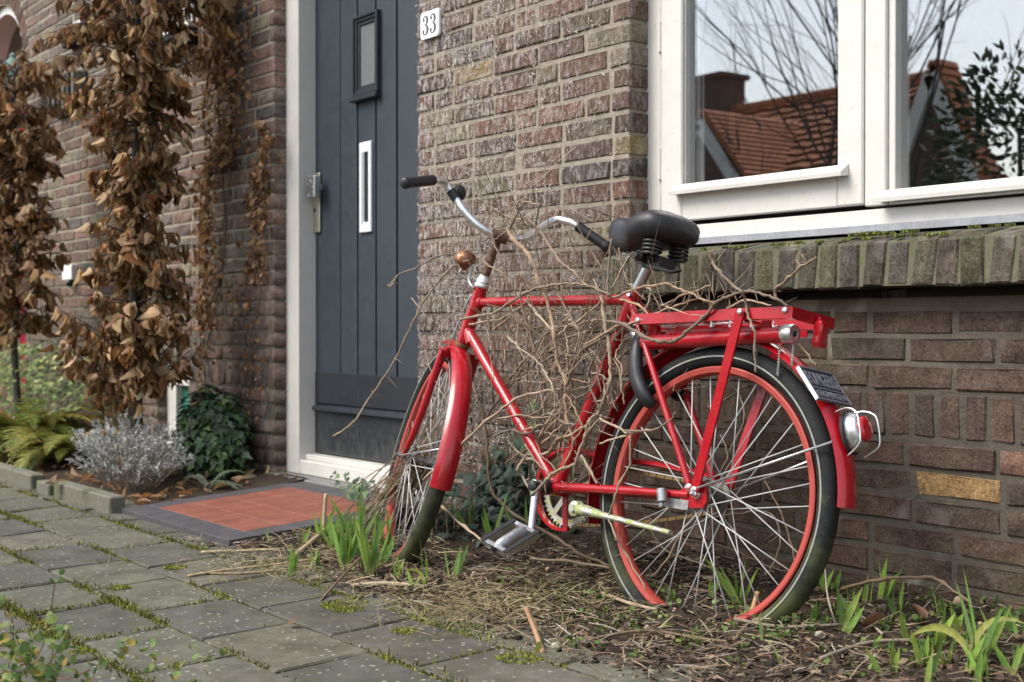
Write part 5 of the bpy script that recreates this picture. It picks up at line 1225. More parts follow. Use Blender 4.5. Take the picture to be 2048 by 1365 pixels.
# fine side twigs through the tangle
for i in range(420):
    x, y = random.gauss(1130, 80), random.gauss(700, 110)
    if i < 45: x, y = random.uniform(1230, 1480), random.gauss(600, 14)
    if i > 370: x, y = random.gauss(1010, 25), random.gauss(450, 35)
    if not (840 < x < 1600 and 395 < y < 1010): continue
    p = Bpx(x, y, random.uniform(-.08, .09)); p.y = min(p.y, -.01); d = norm(rv(1) + E2*.4); L_ = random.uniform(.02, .13); r_ = random.uniform(.0008, .0019)
    c = jit(random.choice(VC + [(.13, .09, .06)]), .3); q = p
    for s_ in range(random.randint(1, 3)): twig(q, d, L_, r_, c); q = q + d*L_; d = norm(d + rv(.5)); L_ *= .8; r_ *= .85
tag(scatter('twigs', TWV, TWF, TW[0], TW[1], M['vineA'], vine), kind='stuff')

# ------------------------------------------------------------------ dry climber on the wall left of the door
def Pl(x, y, s_): return P(x, y, s_)
dcl = thing('dried_climber', 'withered climber with crumbling brown leaves on the wall left of the door', 'climber', P(450, 930, -.03))
TW = [[], []]
for pts, w_ in (([(412,0),(420,120),(405,240),(425,330),(400,450),(408,560),(398,660),(412,780),(408,860)],4), ([(430,0),(436,150),(440,300),(450,420),(440,520)],3), ([(475,0),(470,90),(480,200),(462,320),(452,450),(440,560),(405,650),(400,760)],3.5), ([(505,0),(500,80),(495,160)],2.5),
                ([(520,240),(515,330),(505,420),(500,500),(492,560),(487,660),(490,760)],2.6), ([(530,330),(524,420),(530,500),(518,600),(505,700),(500,780)],2.2), ([(470,560),(476,640),(465,700),(470,780),(455,850)],2.2), ([(420,0),(435,60),(428,110)],3), ([(500,660),(497,740),(488,800)],1.8), ([(430,860),(450,800),(470,820),(480,870)],1.8)):
    stem(pts, w_, -.015, -.015, par=dcl, place=Pl, col=(.16, .115, .075), spurs=1.4)
LV = [(0, 0, 0), (.30, .22, .10), (.42, .5, .16), (.30, .8, .02), (0, 1, -.14), (-.30, .22, .08), (-.42, .5, .12), (-.30, .8, -.02), (0, .33, -.05), (0, .66, -.09)]
LF = [(0, 1, 8, 5), (1, 2, 9, 8), (2, 3, 4, 9), (5, 8, 9, 6), (6, 9, 4, 7)]
DLC = [(.29, .15, .065), (.36, .20, .09), (.19, .095, .04), (.42, .27, .14), (.30, .17, .09), (.13, .07, .035)]
ms, cs = [], []
def dleaf(x, y, d0):
    p = P(x, y, random.uniform(-.06, -.012)); d = norm(Vector((random.gauss(0, .6), random.gauss(-.2, .4), -1 + random.gauss(0, .5)))); L_ = random.uniform(.018, .045)*d0
    ms.append((rotmat(d, random.uniform(0, 6.28), (L_*random.uniform(.5, 1.1), L_, L_*random.uniform(.8, 2))), tuple(p))); cs.append(jit(random.choice(DLC), .3))
for i in range(2300):
    t_ = random.random(); 
    if t_ < .55: y = random.uniform(-20, 330); x = random.gauss(445 - .02*y, 27 - .03*y)
    elif t_ < .75: y = random.uniform(300, 660); x = random.gauss(412, 13)
    elif t_ < .90: y = random.uniform(240, 560); x = random.gauss(522 - (y-240)*.06, 13)
    else: y = random.uniform(560, 860); x = random.gauss(random.choice([400, 405, 470, 492, 515]), 7)
    if mnoise.noise((x*.02, y*.012, 2.2)) < -.22 and random.random() < .8: continue
    dleaf(x, y, .9 if y < 560 else .7)
rank = sorted(range(len(ms)), key=lambda i: -np.linalg.norm(ms[i][0][:, 1])); ldm = raw_mesh('leaf', LV, LF, M['leafO'])
for i in rank[:160]: inst('leaf', ldm, dcl, M4of(*ms[i]), cs[i])
tag(scatter('small_leaves', LV, LF, [ms[i] for i in rank[160:]], [cs[i] for i in rank[160:]], M['leafA'], dcl), kind='stuff')
tag(scatter('twigs', TWV, TWF, TW[0], TW[1], M['vineA'], dcl), kind='stuff')

# ------------------------------------------------------------------ young beeches with brown winter leaves
BLVt = [(0, 0, 0)]; BFt = []
prof = [(.14, .30), (.36, .5), (.62, .42), (.85, .2)]
BV = [(0, 0, 0)]; 
for (t_, w_) in prof: BV += [(-w_, t_, .26*w_/.5 - .5*t_*t_*.4), (0, t_, -.5*t_*t_*.4 - .06), (w_, t_, .20*w_/.5 - .5*t_*t_*.4)]
BV.append((0, 1, -.22)); BV = [(a*.8, b, c) for a, b, c in BV]
BF = [(0, 2, 1), (0, 3, 2)]
for i in range(3): o = 1+3*i; BF += [(o, o+1, o+4), (o, o+4, o+3), (o+1, o+2, o+5), (o+1, o+5, o+4)]
BF += [(10, 11, 13), (11, 12, 13)]
beechleafs = [raw_mesh('leaf', [(a, b, c*k_) for a, b, c in BV], BF, M['leafO'], True) for k_ in (.6, 1.5, 2.4)]
BCOL = [(.38, .225, .105), (.46, .29, .15), (.26, .14, .06), (.56, .40, .23), (.40, .19, .065), (.15, .08, .037), (.48, .32, .17), (.31, .17, .08)]
def beech(lab, base, H, rad, n, seedx, densx=1.0, f0=.07):
    th = thing('beech_tree', lab, 'tree', base, 'young beeches holding their brown leaves'); TW[0].clear(); TW[1].clear()
    tp = [Vector(base) + Vector((.012*math.sin(i*1.3), .01*math.cos(i*.9), H*i/12)) for i in range(13)]
    o = MB().tube(smooth_path(tp, 3), [.020*(1-.55*i/36) for i in range(37)], 10).build('trunk', M['bark'], th, smooth=True)
    ms, cs = [], []; nb = int(n/19)
    for k_ in range(nb):
        f_ = random.uniform(f0, 1.0); z0 = H*f_; az = random.uniform(0, 6.28); up_ = random.uniform(.05, .8)
        L_ = rad*random.uniform(.5, 1.2)*(.85 + .28*math.sin(f_*13+seedx)); p = Vector(base) + Vector((0, 0, z0)); d = norm(Vector((math.cos(az), math.sin(az)*.85, up_)))
        path = [p]; 
        for s_ in range(5): d = norm(d + rv(.22) + Vector((0, 0, -.12 if f_ > .2 else .05))); path.append(path[-1] + d*L_/5)
        for q in path: q.y = min(q.y, -.05)
        MBb = MB().tube(path, [.0055*(1-.7*i/5) for i in range(6)], 5); ob = MBb.build('branch', M['bark'], th, smooth=True)
        for s_ in range(int(19*densx)):
            t_ = random.uniform(.15, 1)*5; i = min(4, int(t_)); q = path[i].lerp(path[i+1], t_-i)
            out_ = norm(Vector((math.cos(az), math.sin(az), 0)) + rv(.9)); ld = norm(out_*random.uniform(.05, .65) + Vector((0, 0, -random.uniform(.5, 1.1))))
            LL_ = random.uniform(.038, .076); ms.append((rotmat(ld, random.uniform(0, 6.28), (LL_*random.uniform(.22, .38), LL_, LL_*random.uniform(.6, 1.5))), tuple(q + rv(.012)))); cs.append(jit(random.choice(BCOL), .22))
    def near(i): return (Vector(ms[i][1]) - CAM).length
    vis_ = [i for i in range(len(ms)) if -40 < proj(ms[i][1])[0] < 2048 and -40 < proj(ms[i][1])[1] < 1365]; vis_.sort(key=near); sel = set(vis_[:298])
    for i in vis_[:298]: inst('leaf', random.choice(beechleafs), th, M4of(*ms[i]), cs[i])
    r_ = [i for i in range(len(ms)) if i not in sel]
    tag(scatter('leaf_mass', [(a, b, c*1.3) for a, b, c in BV], BF, [ms[i] for i in r_], [cs[i] for i in r_], M['leafA'], th, smooth=True), kind='stuff')
b1 = P(272, 800, -.42); b1 = Vector((b1.x, -.42, -.06)); beech('slim young beech with curled brown leaves in front of the small basement window', b1, 3.2, .33, 8400, 0, 1.0, .10)
b2 = P(22, 800, -.45); b2 = Vector((b2.x, -.42, -.05)); beech('young beech with brown leaves covering the crimson door at the edge', b2, 2.0, .29, 3700, 2.0, 1.0, .30)

# ------------------------------------------------------------------ ferns
def fern(lab, base, n, L0, cols, name='fern', spread=1.0, tilt=.7, azr=(0, 6.28)):
    th = thing(name, lab, 'fern', base)
    for k_ in range(n):
        az = random.uniform(*azr); L_ = L0*random.uniform(.65, 1.1); d = norm(Vector((math.cos(az)*spread, math.sin(az)*spread, tilt*random.uniform(.7, 1.6)))); p = Vector(base) + rv(.02); path = [p]; ns_ = 12
        for s_ in range(ns_): d = norm(d + Vector((0, 0, -.17)) + rv(.04)); path.append(path[-1] + d*L_/ns_)
        mb = MB(); col = random.choice(cols); mb.tube(path, [.0022*(1-.7*i/ns_) for i in range(ns_+1)], 4, col=jit((.22, .15, .05), .2))
        sm = smooth_path(path, 3)
        for i in range(3, len(sm)-1):
            t_ = i/len(sm); dd_ = norm(sm[i+1]-sm[i-1]); side = norm(dd_.cross(Vector((0, 0, 1)))); up_ = side.cross(dd_); lw = L_*.17*math.sin(math.pi*min(1, t_*.9+.12))
            for sg in (1, -1):
                e = norm(side*sg + dd_*.5 + up_*random.uniform(-.25, .1)); c_ = jit(col, .25); tip = sm[i] + e*lw; wv_ = dd_*L_/len(sm)*.42; pts = [sm[i]-wv_, sm[i]+e*lw*.5-wv_*.9+up_*.004, tip, sm[i]+e*lw*.5+wv_*.9+up_*.004, sm[i]+wv_]
                mb.add(pts, [(0, 1, 3, 4), (1, 2, 3)], c_)
        mb.build('frond', M['leafA'], th, col=True)
FC = [(.30, .27, .05), (.36, .26, .05), (.20, .22, .04), (.40, .25, .06), (.15, .19, .035), (.26, .27, .06)]
fb = P(60, 900, -.45); fern('yellowing fern spreading over the concrete edging beside the brown beech', Vector((fb.x, -.45, -.03)), 95, .58, FC, tilt=1.5)
fb = P(150, 900, -.38); fern('green and gold fern at the foot of the beech trunk', Vector((fb.x, -.38, -.04)), 40, .46, FC[2:] + [(.08, .13, .03)], tilt=1.3)
fb = P(330, 880, -.30); fern('small light green fern in front of the basement window', Vector((fb.x, -.28, fb.z-.06)), 9, .26, [(.16, .22, .04), (.22, .24, .05)], tilt=1.1)
fb = P(415, 985, -.35); fern('pale leathery fern sprig before the ivy bush', Vector((fb.x, -.36, -.05)), 5, .20, [(.20, .25, .17), (.14, .2, .12)], tilt=1.5)

# ------------------------------------------------------------------ grey shrub, ivy, leafy cover
def sliver_bush(name, lab, cat, cx, cy, z0, rx, ry, H, n, cols, L_, w_, upb=1.0):
    ms, cs = [], []
    for i in range(n):
        a = random.uniform(0, 6.28); r = math.sqrt(random.random()); h = random.random(); k_ = math.sqrt(max(.05, 1 - (h**2)*.5))
        x = cx + rx*r*k_*math.cos(a); y = cy + ry*r*k_*math.sin(a); zz = z0 + H*h*(1-.35*r*r)*(.55+1.1*(.5+mnoise.noise((x*8, y*8, 1))))
        d = norm(Vector((math.cos(a)*r*.6 + random.gauss(0, .35), math.sin(a)*r*.6 + random.gauss(0, .35), upb)))
        ms.append((rotmat(d, random.uniform(0, 6.28), (w_*random.uniform(.6, 1.4), L_*random.uniform(.5, 1.3), w_)), (x, y, zz))); c0 = cols[0] if (h > .45 and random.random() < .75) else random.choice(cols); cs.append(jit(c0, .28))
    return ms, cs
gb = P(258, 940, -.52); gx = gb.x; th = thing('grey_shrub', 'silver grey shrub of brittle upright stems at the corner of the red step', 'shrub', (gx, -.52, -.05))
ms, cs = [], []
for i in range(190):
    a = random.uniform(0, 6.28); r = math.sqrt(random.random()); p = Vector((gx + .16*r*math.cos(a), -.52 + .07*r*math.sin(a), -.07)); tp = Vector((gx + .42*r*math.cos(a) + random.gauss(0, .03), -.52 + .22*r*math.sin(a), -.05 + random.uniform(.12, .32)*(1 - .35*r*r))); q = smooth_path([p, p.lerp(tp, .5) + Vector((random.gauss(0, .012), 0, .02)), tp], 4)
    MB().tube(q, [.0021*(1-.5*k_/8) for k_ in range(9)], 4, col=jit((.27, .23, .19), .2)).build('stem', M['vineA'], th, col=True)
    for k_ in range(46):
        t_ = 2.2 + random.random()**.7*5.7; j = min(7, int(t_)); pp = q[j].lerp(q[j+1], t_-j); d = norm((q[8]-q[4]).normalized()*.8 + rv(.9)); c0 = random.choice([(.52, .53, .51), (.44, .44, .42), (.56, .57, .55)]) if t_ > 4.5 else random.choice([(.34, .31, .27), (.26, .21, .17), (.42, .40, .37)])
        ms.append((rotmat(d, random.uniform(0, 6.28), (.0022*random.uniform(.7, 1.4), random.uniform(.010, .024), .0022)), tuple(pp))); cs.append(jit(c0, .22))
tag(scatter('needles', BLV, BLF, ms, cs, M['matteA'], th), kind='stuff')
IV = [(0, 0, 0), (.28, -.10, .04), (.52, .18, .06), (.26, .42, .02), (0, 1, -.06), (-.26, .42, .02), (-.52, .18, .06), (-.28, -.10, .04), (0, .3, -.05)]
IF = [(0, 1, 8), (1, 2, 8), (2, 3, 8), (3, 4, 8), (4, 5, 8), (5, 6, 8), (6, 7, 8), (7, 0, 8)]
ivleaf = raw_mesh('leaf', IV, IF, M['waxO'])
def ivy(name, lab, cat, gen, n, cols, s0, s1, nsep=180, group=None, base=None, mat='waxA'):
    ms, cs = [], []
    for i in range(n):
        r = gen()
        if r is None: continue
        p, out_ = r; d = norm(out_*.4 + Vector((0, 0, -.8)) + rv(.7)); Rm = rotmat(d, 0, 1.0); nrm = norm(out_ + rv(.5) + Vector((0, 0, .5))); y_ = norm(d - nrm*d.dot(nrm)); x_ = y_.cross(nrm); L_ = random.uniform(s0, s1)
        Rm = np.array([[x_.x, y_.x, nrm.x], [x_.y, y_.y, nrm.y], [x_.z, y_.z, nrm.z]])*L_; ms.append((Rm, tuple(p))); cs.append(jit(random.choice(cols), .3))
    th = thing(name, lab, cat, base or ms[0][1], group); idx = sorted(range(len(ms)), key=lambda i: (Vector(ms[i][1]) - CAM).length)
    for i in idx[:nsep]: inst('leaf', ivleaf, th, M4of(*ms[i]), cs[i])
    if len(idx) > nsep: tag(scatter('leaf_mass', IV, IF, [ms[i] for i in idx[nsep:]], [cs[i] for i in idx[nsep:]], M[mat], th), kind='stuff')
    return th
IC = [(.045, .09, .035), (.07, .13, .045), (.03, .06, .03), (.13, .20, .07), (.09, .13, .09)]
ic = P(425, 900, -.16)
def g_ivy():
    u = random.gauss(0, 1); v = random.gauss(0, 1); w = random.gauss(0, 1); l = math.sqrt(u*u+v*v+w*w); k_ = random.uniform(.6, 1.0)
    h = (w/l)*k_; p = Vector((ic.x + u/l*k_*.21*(1-.35*h) + .04*h*-1, ic.y + v/l*k_*.15, .13 + h*.23 + .02*u)); p.y = min(p.y, -.01)
    return p, Vector((u, v, w+.3))/l
ivy('ivy_bush', 'dark green ivy clump against the wall between grey shrub and door', 'ivy', g_ivy, 1500, IC, .026, .05, base=(ic.x, ic.y, -.03))
def g_ivy2():
    x = random.gauss(P(985, 950, -.1).x, .13); y = -abs(random.gauss(.0, .12)) - .01; zz = bz(x, y) + random.random()**1.5*.24*max(.15, 1 - abs(y)*3)
    return Vector((x, y, zz)), Vector((0, -1, .5))
ivy('wall_ivy', 'dark ivy creeping up the wall behind the front wheel and pedal', 'ivy', g_ivy2, 280, [(.02, .042, .026), (.03, .06, .036), (.014, .03, .02), (.055, .085, .065)], .028, .052, 150)
def g_ivy3():
    q = G(random.uniform(690, 770), random.uniform(975, 1035), -.02); p = Vector((q.x, min(-.03, q.y), random.uniform(-.04, .06))); return p, Vector((.3, -1, .6))
ivy('small_ivy', 'little ivy sprig growing beside the white door threshold', 'ivy', g_ivy3, 90, IC, .018, .034, 60)
def g_iv4():
    x, y = random.choice([(1073, 805), (1063, 813), (1071, 838), (1050, 885), (1020, 925), (1035, 880), (1050, 930), (1000, 900)]); return P(x+random.uniform(-6, 6), y+random.uniform(-8, 8), -.02), Vector((.2, -1, .2))
ivy('ivy_sprig', 'single file of pale young ivy leaves on the bricks behind the down tube', 'ivy', g_iv4, 16, [(.20, .26, .10), (.12, .18, .09), (.07, .12, .08)], .028, .038, 16)
def g_hedge():
    x = random.uniform(-10.2, P(175, 700, -.25).x); y = random.uniform(-.45, -.03); zz = .0 + random.random()**.6*(.50 + .16*mnoise.noise((x*3, 1, 1))); return Vector((x, y, zz)), Vector((.4, -.6, .8))
ivy('leafy_ground_cover', 'pale green small leaved shrub behind the yellow fern', 'shrub', g_hedge, 2600, [(.17, .24, .07), (.24, .30, .10), (.11, .17, .05), (.30, .34, .12)], .022, .042, 200, mat='leafA')
# ------------------------------------------------------------------ spring shoots
SH = [[(-.5, 0), (.5, 0)], [(-.62, .2), (.62, .2)], [(-.6, .45), (.6, .45)], [(-.42, .72), (.42, .72)], [(-.2, .9), (.2, .9)]]
GC = [(.26, .40, .08), (.22, .36, .08), (.31, .45, .09), (.17, .29, .08)]
def hit(px, py):           # ray to the bed surface
    lo = 1.0; r = ray(px, py); t_ = 1.2
    while t_ < 9:
        p = CAM + r*t_
        if p.y > -.004: return Vector((p.x, -.004, bz(p.x, -.004)))
        z_ = bz(p.x, p.y) if p.y > -.80 else pz(p.y)
        if p.z < z_: return Vector((p.x, p.y, z_))
        t_ += .004
    return p
shoot_n = 0
def shoots(px, py, hpx, n, lab, pale=False, lean=None, bent=0):
    b = hit(px, py); d_ = (b - CAM).dot(FW); H_ = hpx*d_/FPX; th = thing('spring_shoots', lab, 'plant', b, 'green bulb shoots in the planting bed')
    for k_ in range(n):
        az = random.uniform(0, 6.28); ln = (random.uniform(.1, .6) if n > 1 else .1); 
        d = norm(Vector((math.cos(az)*ln, math.sin(az)*ln, 1))); L_ = H_*random.uniform(.65, 1.08); w_ = random.uniform(.0060, .0095)*(1 if H_ > .06 else .8)
        if lean and k_ == 0: d = norm(Vector(lean)); L_ = H_*1.05
        droop = .9 if k_ < bent else random.uniform(-.02, .10); p = b + Vector((random.gauss(0, .006), random.gauss(0, .006), -.01)); mb = MB(); side = norm(d.cross(Vector((math.cos(az+1.2), math.sin(az+1.2), .1)))); vs = []; cols = []; ns_ = 8; q = p.copy()
        c1 = jit(random.choice(GC), .2); c0 = (.34, .36, .12) if not pale else (.45, .42, .16); c1 = (.36, .38, .10) if (k_ < bent or pale) else c1
        for i in range(ns_+1):
            t_ = i/ns_; ww = w_*(.75 + .5*t_ if t_ < .4 else .95*(1 - ((t_-.4)/.6)**1.8) + .0); up_ = d.cross(side)
            vs += [q - side*ww + up_*ww*.35, q + up_*0, q + side*ww + up_*ww*.35]; f_ = min(1, t_*2.6); c_ = tuple(c0[m_]*(1-f_) + c1[m_]*f_ for m_ in range(3)); cols += [c_]*3
            q = q + d*L_/ns_; d = norm(d + Vector((d.x*droop*.25, d.y*droop*.25, -droop*(.35 if k_ < bent else .2)))); side = norm(side - d*side.dot(d))
        for i in range(ns_): mb.f += [(i*3, i*3+1, i*3+4, i*3+3), (i*3+1, i*3+2, i*3+5, i*3+4)]
        mb.v = [tuple(v) for v in vs]; mb.c = cols; mb.build('leaf', M['leafA'], th, smooth=True, col=True)
for a in ((540, 1092, 58, 2, 'pair of thin green shoots at the corner of the dark step border'), (576, 1152, 72, 3, 'small green shoots where the paving meets the soil before the step'), (604, 1090, 58, 3, 'short green shoots beside the dry cane'),
          (648, 1082, 80, 6, 'green shoots behind the leaning dry cane'), (690, 1135, 112, 12, 'dense green shoot clump at the edge of the paving'), (716, 1100, 130, 13, 'tall leafy shoot clump before the front wheel'), (742, 1150, 130, 12, 'broad green shoot clump under the front wheel hub'),
          (772, 1100, 95, 6, 'green shoots amid the dry stalks of the front wheel'), (826, 1180, 60, 2, 'short shoots in front of the front tyre'), (845, 1178, 104, 3, 'three bladed shoot before the front tyre with one pale drooping blade'), (906, 1160, 84, 3, 'leaning green shoot between front tyre and pedal'), (988, 1090, 130, 3, 'slender shoots behind the pedal near the ivy'),
          (940, 1060, 80, 3, 'slim dark shoots in front of the wall ivy'), (1052, 1085, 122, 3, 'upright slim shoots by the left crank'), (1008, 1182, 44, 1, 'single yellow green shoot under the pedal'), (1253, 1192, 72, 1, 'single green blade at the front side of the rear tyre'), (1478, 1208, 132, 5, 'green shoots seen through the rear wheel spokes'),
          (1655, 1185, 88, 3, 'narrow shoots by the wall behind the rear tyre'), (1690, 1262, 108, 4, 'wide bladed shoot clump just behind the rear tyre'), (1733, 1208, 72, 2, 'pair of shoots close to the wall base'), (1765, 1200, 95, 5, 'bushy upright shoots against the wall base'), (1818, 1290, 98, 3, 'fresh light green shoot in the middle of the bark litter'),
          (1872, 1300, 112, 3, 'tall narrow shoot left of the large drooping plant'), (1922, 1262, 74, 2, 'two dark shoots against the wall behind the large plant'), (2032, 1272, 92, 4, 'dark narrow shoots by the wall at the edge of the bed'), (1524, 1282, 62, 1, 'single blade poking through litter below the rear wheel'), (1775, 1350, 95, 3, 'broad pale based shoot in the near litter'),
          (1858, 1372, 118, 2, 'long blade leaning over the near litter'), (1958, 1368, 90, 5, 'low green shoots under the large drooping plant')):
    shoots(*a, bent=1 if 'drooping blade' in a[4] else 0)
rs = random.Random(5)
for i, (px, py, hh, n, lab) in enumerate(((668, 1105, 90, 5, 'shoot clump between the leaning cane and the dense clumps'), (728, 1128, 110, 6, 'bright shoot clump in the thick of the shoots before the front wheel'), (760, 1135, 90, 5, 'shoots at the wheel side of the dense clumps'), (800, 1160, 70, 3, 'low shoots between clumps and front tyre'), (625, 1140, 60, 3, 'low shoots at the tip of the paving'), (1420, 1190, 60, 2, 'two small blades under the rear hub'),
        (1620, 1250, 60, 3, 'small shoots touching the rear tyre'), (1710, 1240, 75, 4, 'shoots crowded between the wide clump and the wall'), (1795, 1225, 80, 4, 'mid height shoots by the wall base near the arched twig'), (1845, 1330, 95, 4, 'yellow green shoots in the near litter beside the wilted rosette'), (1935, 1345, 110, 5, 'crowded blades at the foot of the largest clump'), (1990, 1300, 120, 4, 'tall blades leaning over the edge side of the largest clump'),
        (2030, 1350, 90, 5, 'near shoots at the very corner of the bed'), (1745, 1300, 60, 3, 'small pale shoots among the bark pieces'), (1560, 1330, 45, 2, 'tiny shoots in the litter below the rear wheel'), (1880, 1235, 75, 3, 'thin shoots at the wall beneath the arched twig'))): shoots(px, py, hh, n, lab)
shoots(1955, 1328, 205, 7, 'largest clump of long blades with yellow drooping leaves near the wall', lean=(-.42, .05, 1), bent=3)
shoots(1895, 1330, 62, 5, 'yellowed wilted rosette beside the largest clump', pale=True, bent=2)
shoots(1075, 1305, 40, 3, 'pale flopped shoot beside the broken stick', pale=True, bent=1)

# ------------------------------------------------------------------ litter, weeds, straw, pebbles on the bed
ms, cs = [], []
LC = [(.30, .225, .14), (.21, .15, .10), (.38, .30, .19), (.13, .085, .055), (.09, .06, .045), (.24, .15, .09), (.33, .29, .23), (.17, .13, .11), (.06, .045, .035), (.10, .07, .055)]
def bedpt(x0=-4.0, x1=.1, y0=-.82, y1=-.01):
    x = random.uniform(x0, x1); y = random.uniform(y0, y1); return x, y
SRV = [(-.5, 0, 0), (.5, 0, 0), (.5, .34, .5), (-.5, .34, .5), (.42, .68, .4), (-.42, .68, .4), (0, 1, 0)]
SRF4 = [(0, 1, 2, 3), (3, 2, 4, 5), (5, 4, 6, 6)]
def strip(x, y, z_, L_, w_, col, el=None, bow=.1):
    az = random.gauss(.25, 1.1); e_ = random.gauss(.03, .14) if el is None else el; d = Vector((math.cos(az)*math.cos(e_), math.sin(az)*math.cos(e_), math.sin(e_))); 
    if random.random() < .5: d.x, d.y = -d.x, -d.y
    n_ = norm(Vector((random.gauss(0, .5), random.gauss(0, .5), 1))); x_ = norm(d.cross(n_)); n_ = x_.cross(d)
    ms.append((np.array([[x_.x*w_, d.x*L_, n_.x*L_*bow], [x_.y*w_, d.y*L_, n_.y*L_*bow], [x_.z*w_, d.z*L_, n_.z*L_*bow]]), (x - d.x*L_*.5, y - d.y*L_*.5, z_))); cs.append(col)
def dens(x, y): return max(0, .55 + .9*mnoise.noise((x*4, y*6, 3)) + (.4 if y < -.45 else 0) - (.35 if -.35 < y < -.05 and x < -2.6 else 0))
for i in range(26500):
    x, y = bedpt()
    if x < SX1 + .02 and y > -.78: continue
    if random.random() > dens(x, y): continue
    if y < -.78 + .03*mnoise.noise((x*9, 0, 3)) and random.random() < .6: continue
    q = random.random(); z_ = bz(x, y) if y > -.78 else pz(y)
    if q < .55: strip(x, y, z_ + random.uniform(.0, .012), random.uniform(.012, .05), random.uniform(.0012, .0035), jit(random.choice(LC), .3), bow=random.uniform(-.1, .25))
    elif q < .80: strip(x, y, z_ + random.uniform(.002, .018), random.uniform(.04, .13), random.uniform(.0010, .0028), jit(random.choice(LC[:7]), .3), bow=random.uniform(-.05, .2))
    else: strip(x, y, z_ + random.uniform(.0, .010), random.uniform(.010, .03), random.uniform(.006, .016), jit(random.choice([(.11, .08, .055), (.15, .105, .07), (.08, .058, .045), (.24, .18, .12), (.05, .04, .03)]), .3), bow=random.uniform(-.3, .3))
# dry pale grass patch at the paving edge
for i in range(2200):
    px, py = random.gauss(960, 120), random.gauss(1222, 26)
    if random.random() < .35: px, py = random.gauss(560, 110), random.gauss(1140, 14)
    b = G(px, py, -.085)
    if b.y > -.05 or b.y < -1.05: continue
    z_ = max(bz(b.x, b.y) if b.y > -.80 else pz(b.y), -.2); strip(b.x, b.y, z_ + random.uniform(.001, .016), random.uniform(.03, .11), random.uniform(.0008, .0017), jit(random.choice([(.34, .27, .14), (.28, .22, .11), (.42, .35, .2), (.2, .16, .08), (.2, .2, .07)]), .2), el=random.gauss(.05, .2), bow=random.uniform(.0, .35))
tag(scatter('plant_litter', SRV, SRF4, ms, cs, M['matteA'], None, base=(-2.3, -.4, -.05)), 'matted brown twigs bark straw and dead leaves covering the bed', 'litter', kind='stuff')
# pebbles and crumbs
PV = []; PFc = []
for i in range(3):
    for k_ in range(6): a = k_*math.pi/3; r_ = (.7, 1, .6)[i]; PV.append((r_*math.cos(a), r_*math.sin(a), (-.4, 0, .45)[i]))
for i in range(2):
    for k_ in range(6): PFc.append((i*6+k_, i*6+(k_+1) % 6, (i+1)*6+(k_+1) % 6, (i+1)*6+k_))
PFc += [(12, 13, 14, 15), (12, 15, 16, 17)]
ms, cs = [], []
for i in range(3600):
    x, y = bedpt(); 
    if x < SX1 + .02 and y > -.78: continue
    s_ = random.choice([.002, .003, .004, .005, .007]) * (1.9 if random.random() < .04 else 1); c_ = jit(random.choice([(.05, .035, .025), (.07, .05, .035), (.04, .03, .022), (.12, .09, .06)] if random.random() < .9 else [(.38, .34, .27), (.42, .28, .2)]), .3)
    e_ = [random.uniform(.6, 1.3)*s_ for _ in range(3)]; ms.append((rotmat(rv(1)+Vector((0, 0, .01)), 0, tuple(e_)), (x, y, (bz(x, y) if y > -.78 else pz(y)) + s_*.3))); cs.append(c_)
tag(scatter('soil_crumbs', PV, PFc, ms, cs, M['matteA'], None, base=(-2.3, -.4, -.05)), 'dark soil crumbs and pale pebbles lying on the bed', 'pebbles', kind='stuff')
# small round leaved weeds and moss on the soil
RLV = [(0, 0, 0)] + [(.55*math.sin(a), .5 - .5*math.cos(a), .10*math.sin(a)**2) for a in [R_(x_) for x_ in (45, 90, 135, 180, 225, 270, 315)]]
RLF = [(0, i, i+1) for i in range(1, 7)]
ms, cs = [], []
wl_ = [(1240, 1250), (1255, 1235), (1300, 1185), (1325, 1195), (1345, 1190), (1360, 1215), (1440, 1225), (1462, 1230), (1480, 1215), (1450, 1262), (1500, 1240), (1590, 1198), (1605, 1200), (1655, 1255), (1675, 1235), (1660, 1230), (1690, 1245), (1780, 1240), (1820, 1225), (1850, 1210), (1760, 1265), (1485, 1300), (1470, 1335), (1580, 1260), (1620, 1265), (700, 1155), (640, 1150), (1640, 1345), (1720, 1360), (1900, 1290), (1830, 1255), (1560, 1235), (1330, 1255), (1200, 1270), (1140, 1300), (1180, 1235), (1030, 1150), (840, 1130), (1880, 1240), (1985, 1225), (1690, 1300), (1395, 1275), (1265, 1325)]
for (px, py) in wl_ + [(random.uniform(1150, 2040), random.gauss(1255, 40)) for _ in range(60)]:
    b = hit(px, py)
    for _ in range(random.randint(4, 14)):
        o = Vector((random.gauss(0, .012), random.gauss(0, .010), random.uniform(.002, .022))); s_ = random.uniform(.006, .013); ms.append((rotmat(Vector((random.gauss(0, 1), random.gauss(0, 1), random.uniform(-.1, .7))), random.uniform(0, 6), s_), tuple(b + o))); cs.append(jit(random.choice([(.16, .24, .05), (.12, .2, .06), (.22, .28, .08), (.09, .15, .04)]), .25))
tag(scatter('small_weeds', RLV, RLF, ms, cs, M['leafA'], None, base=(-2.2, -.45, -.05)), 'tiny round leaved green weeds sprouting through the litter', 'weeds', kind='stuff')
ms, cs = [], []
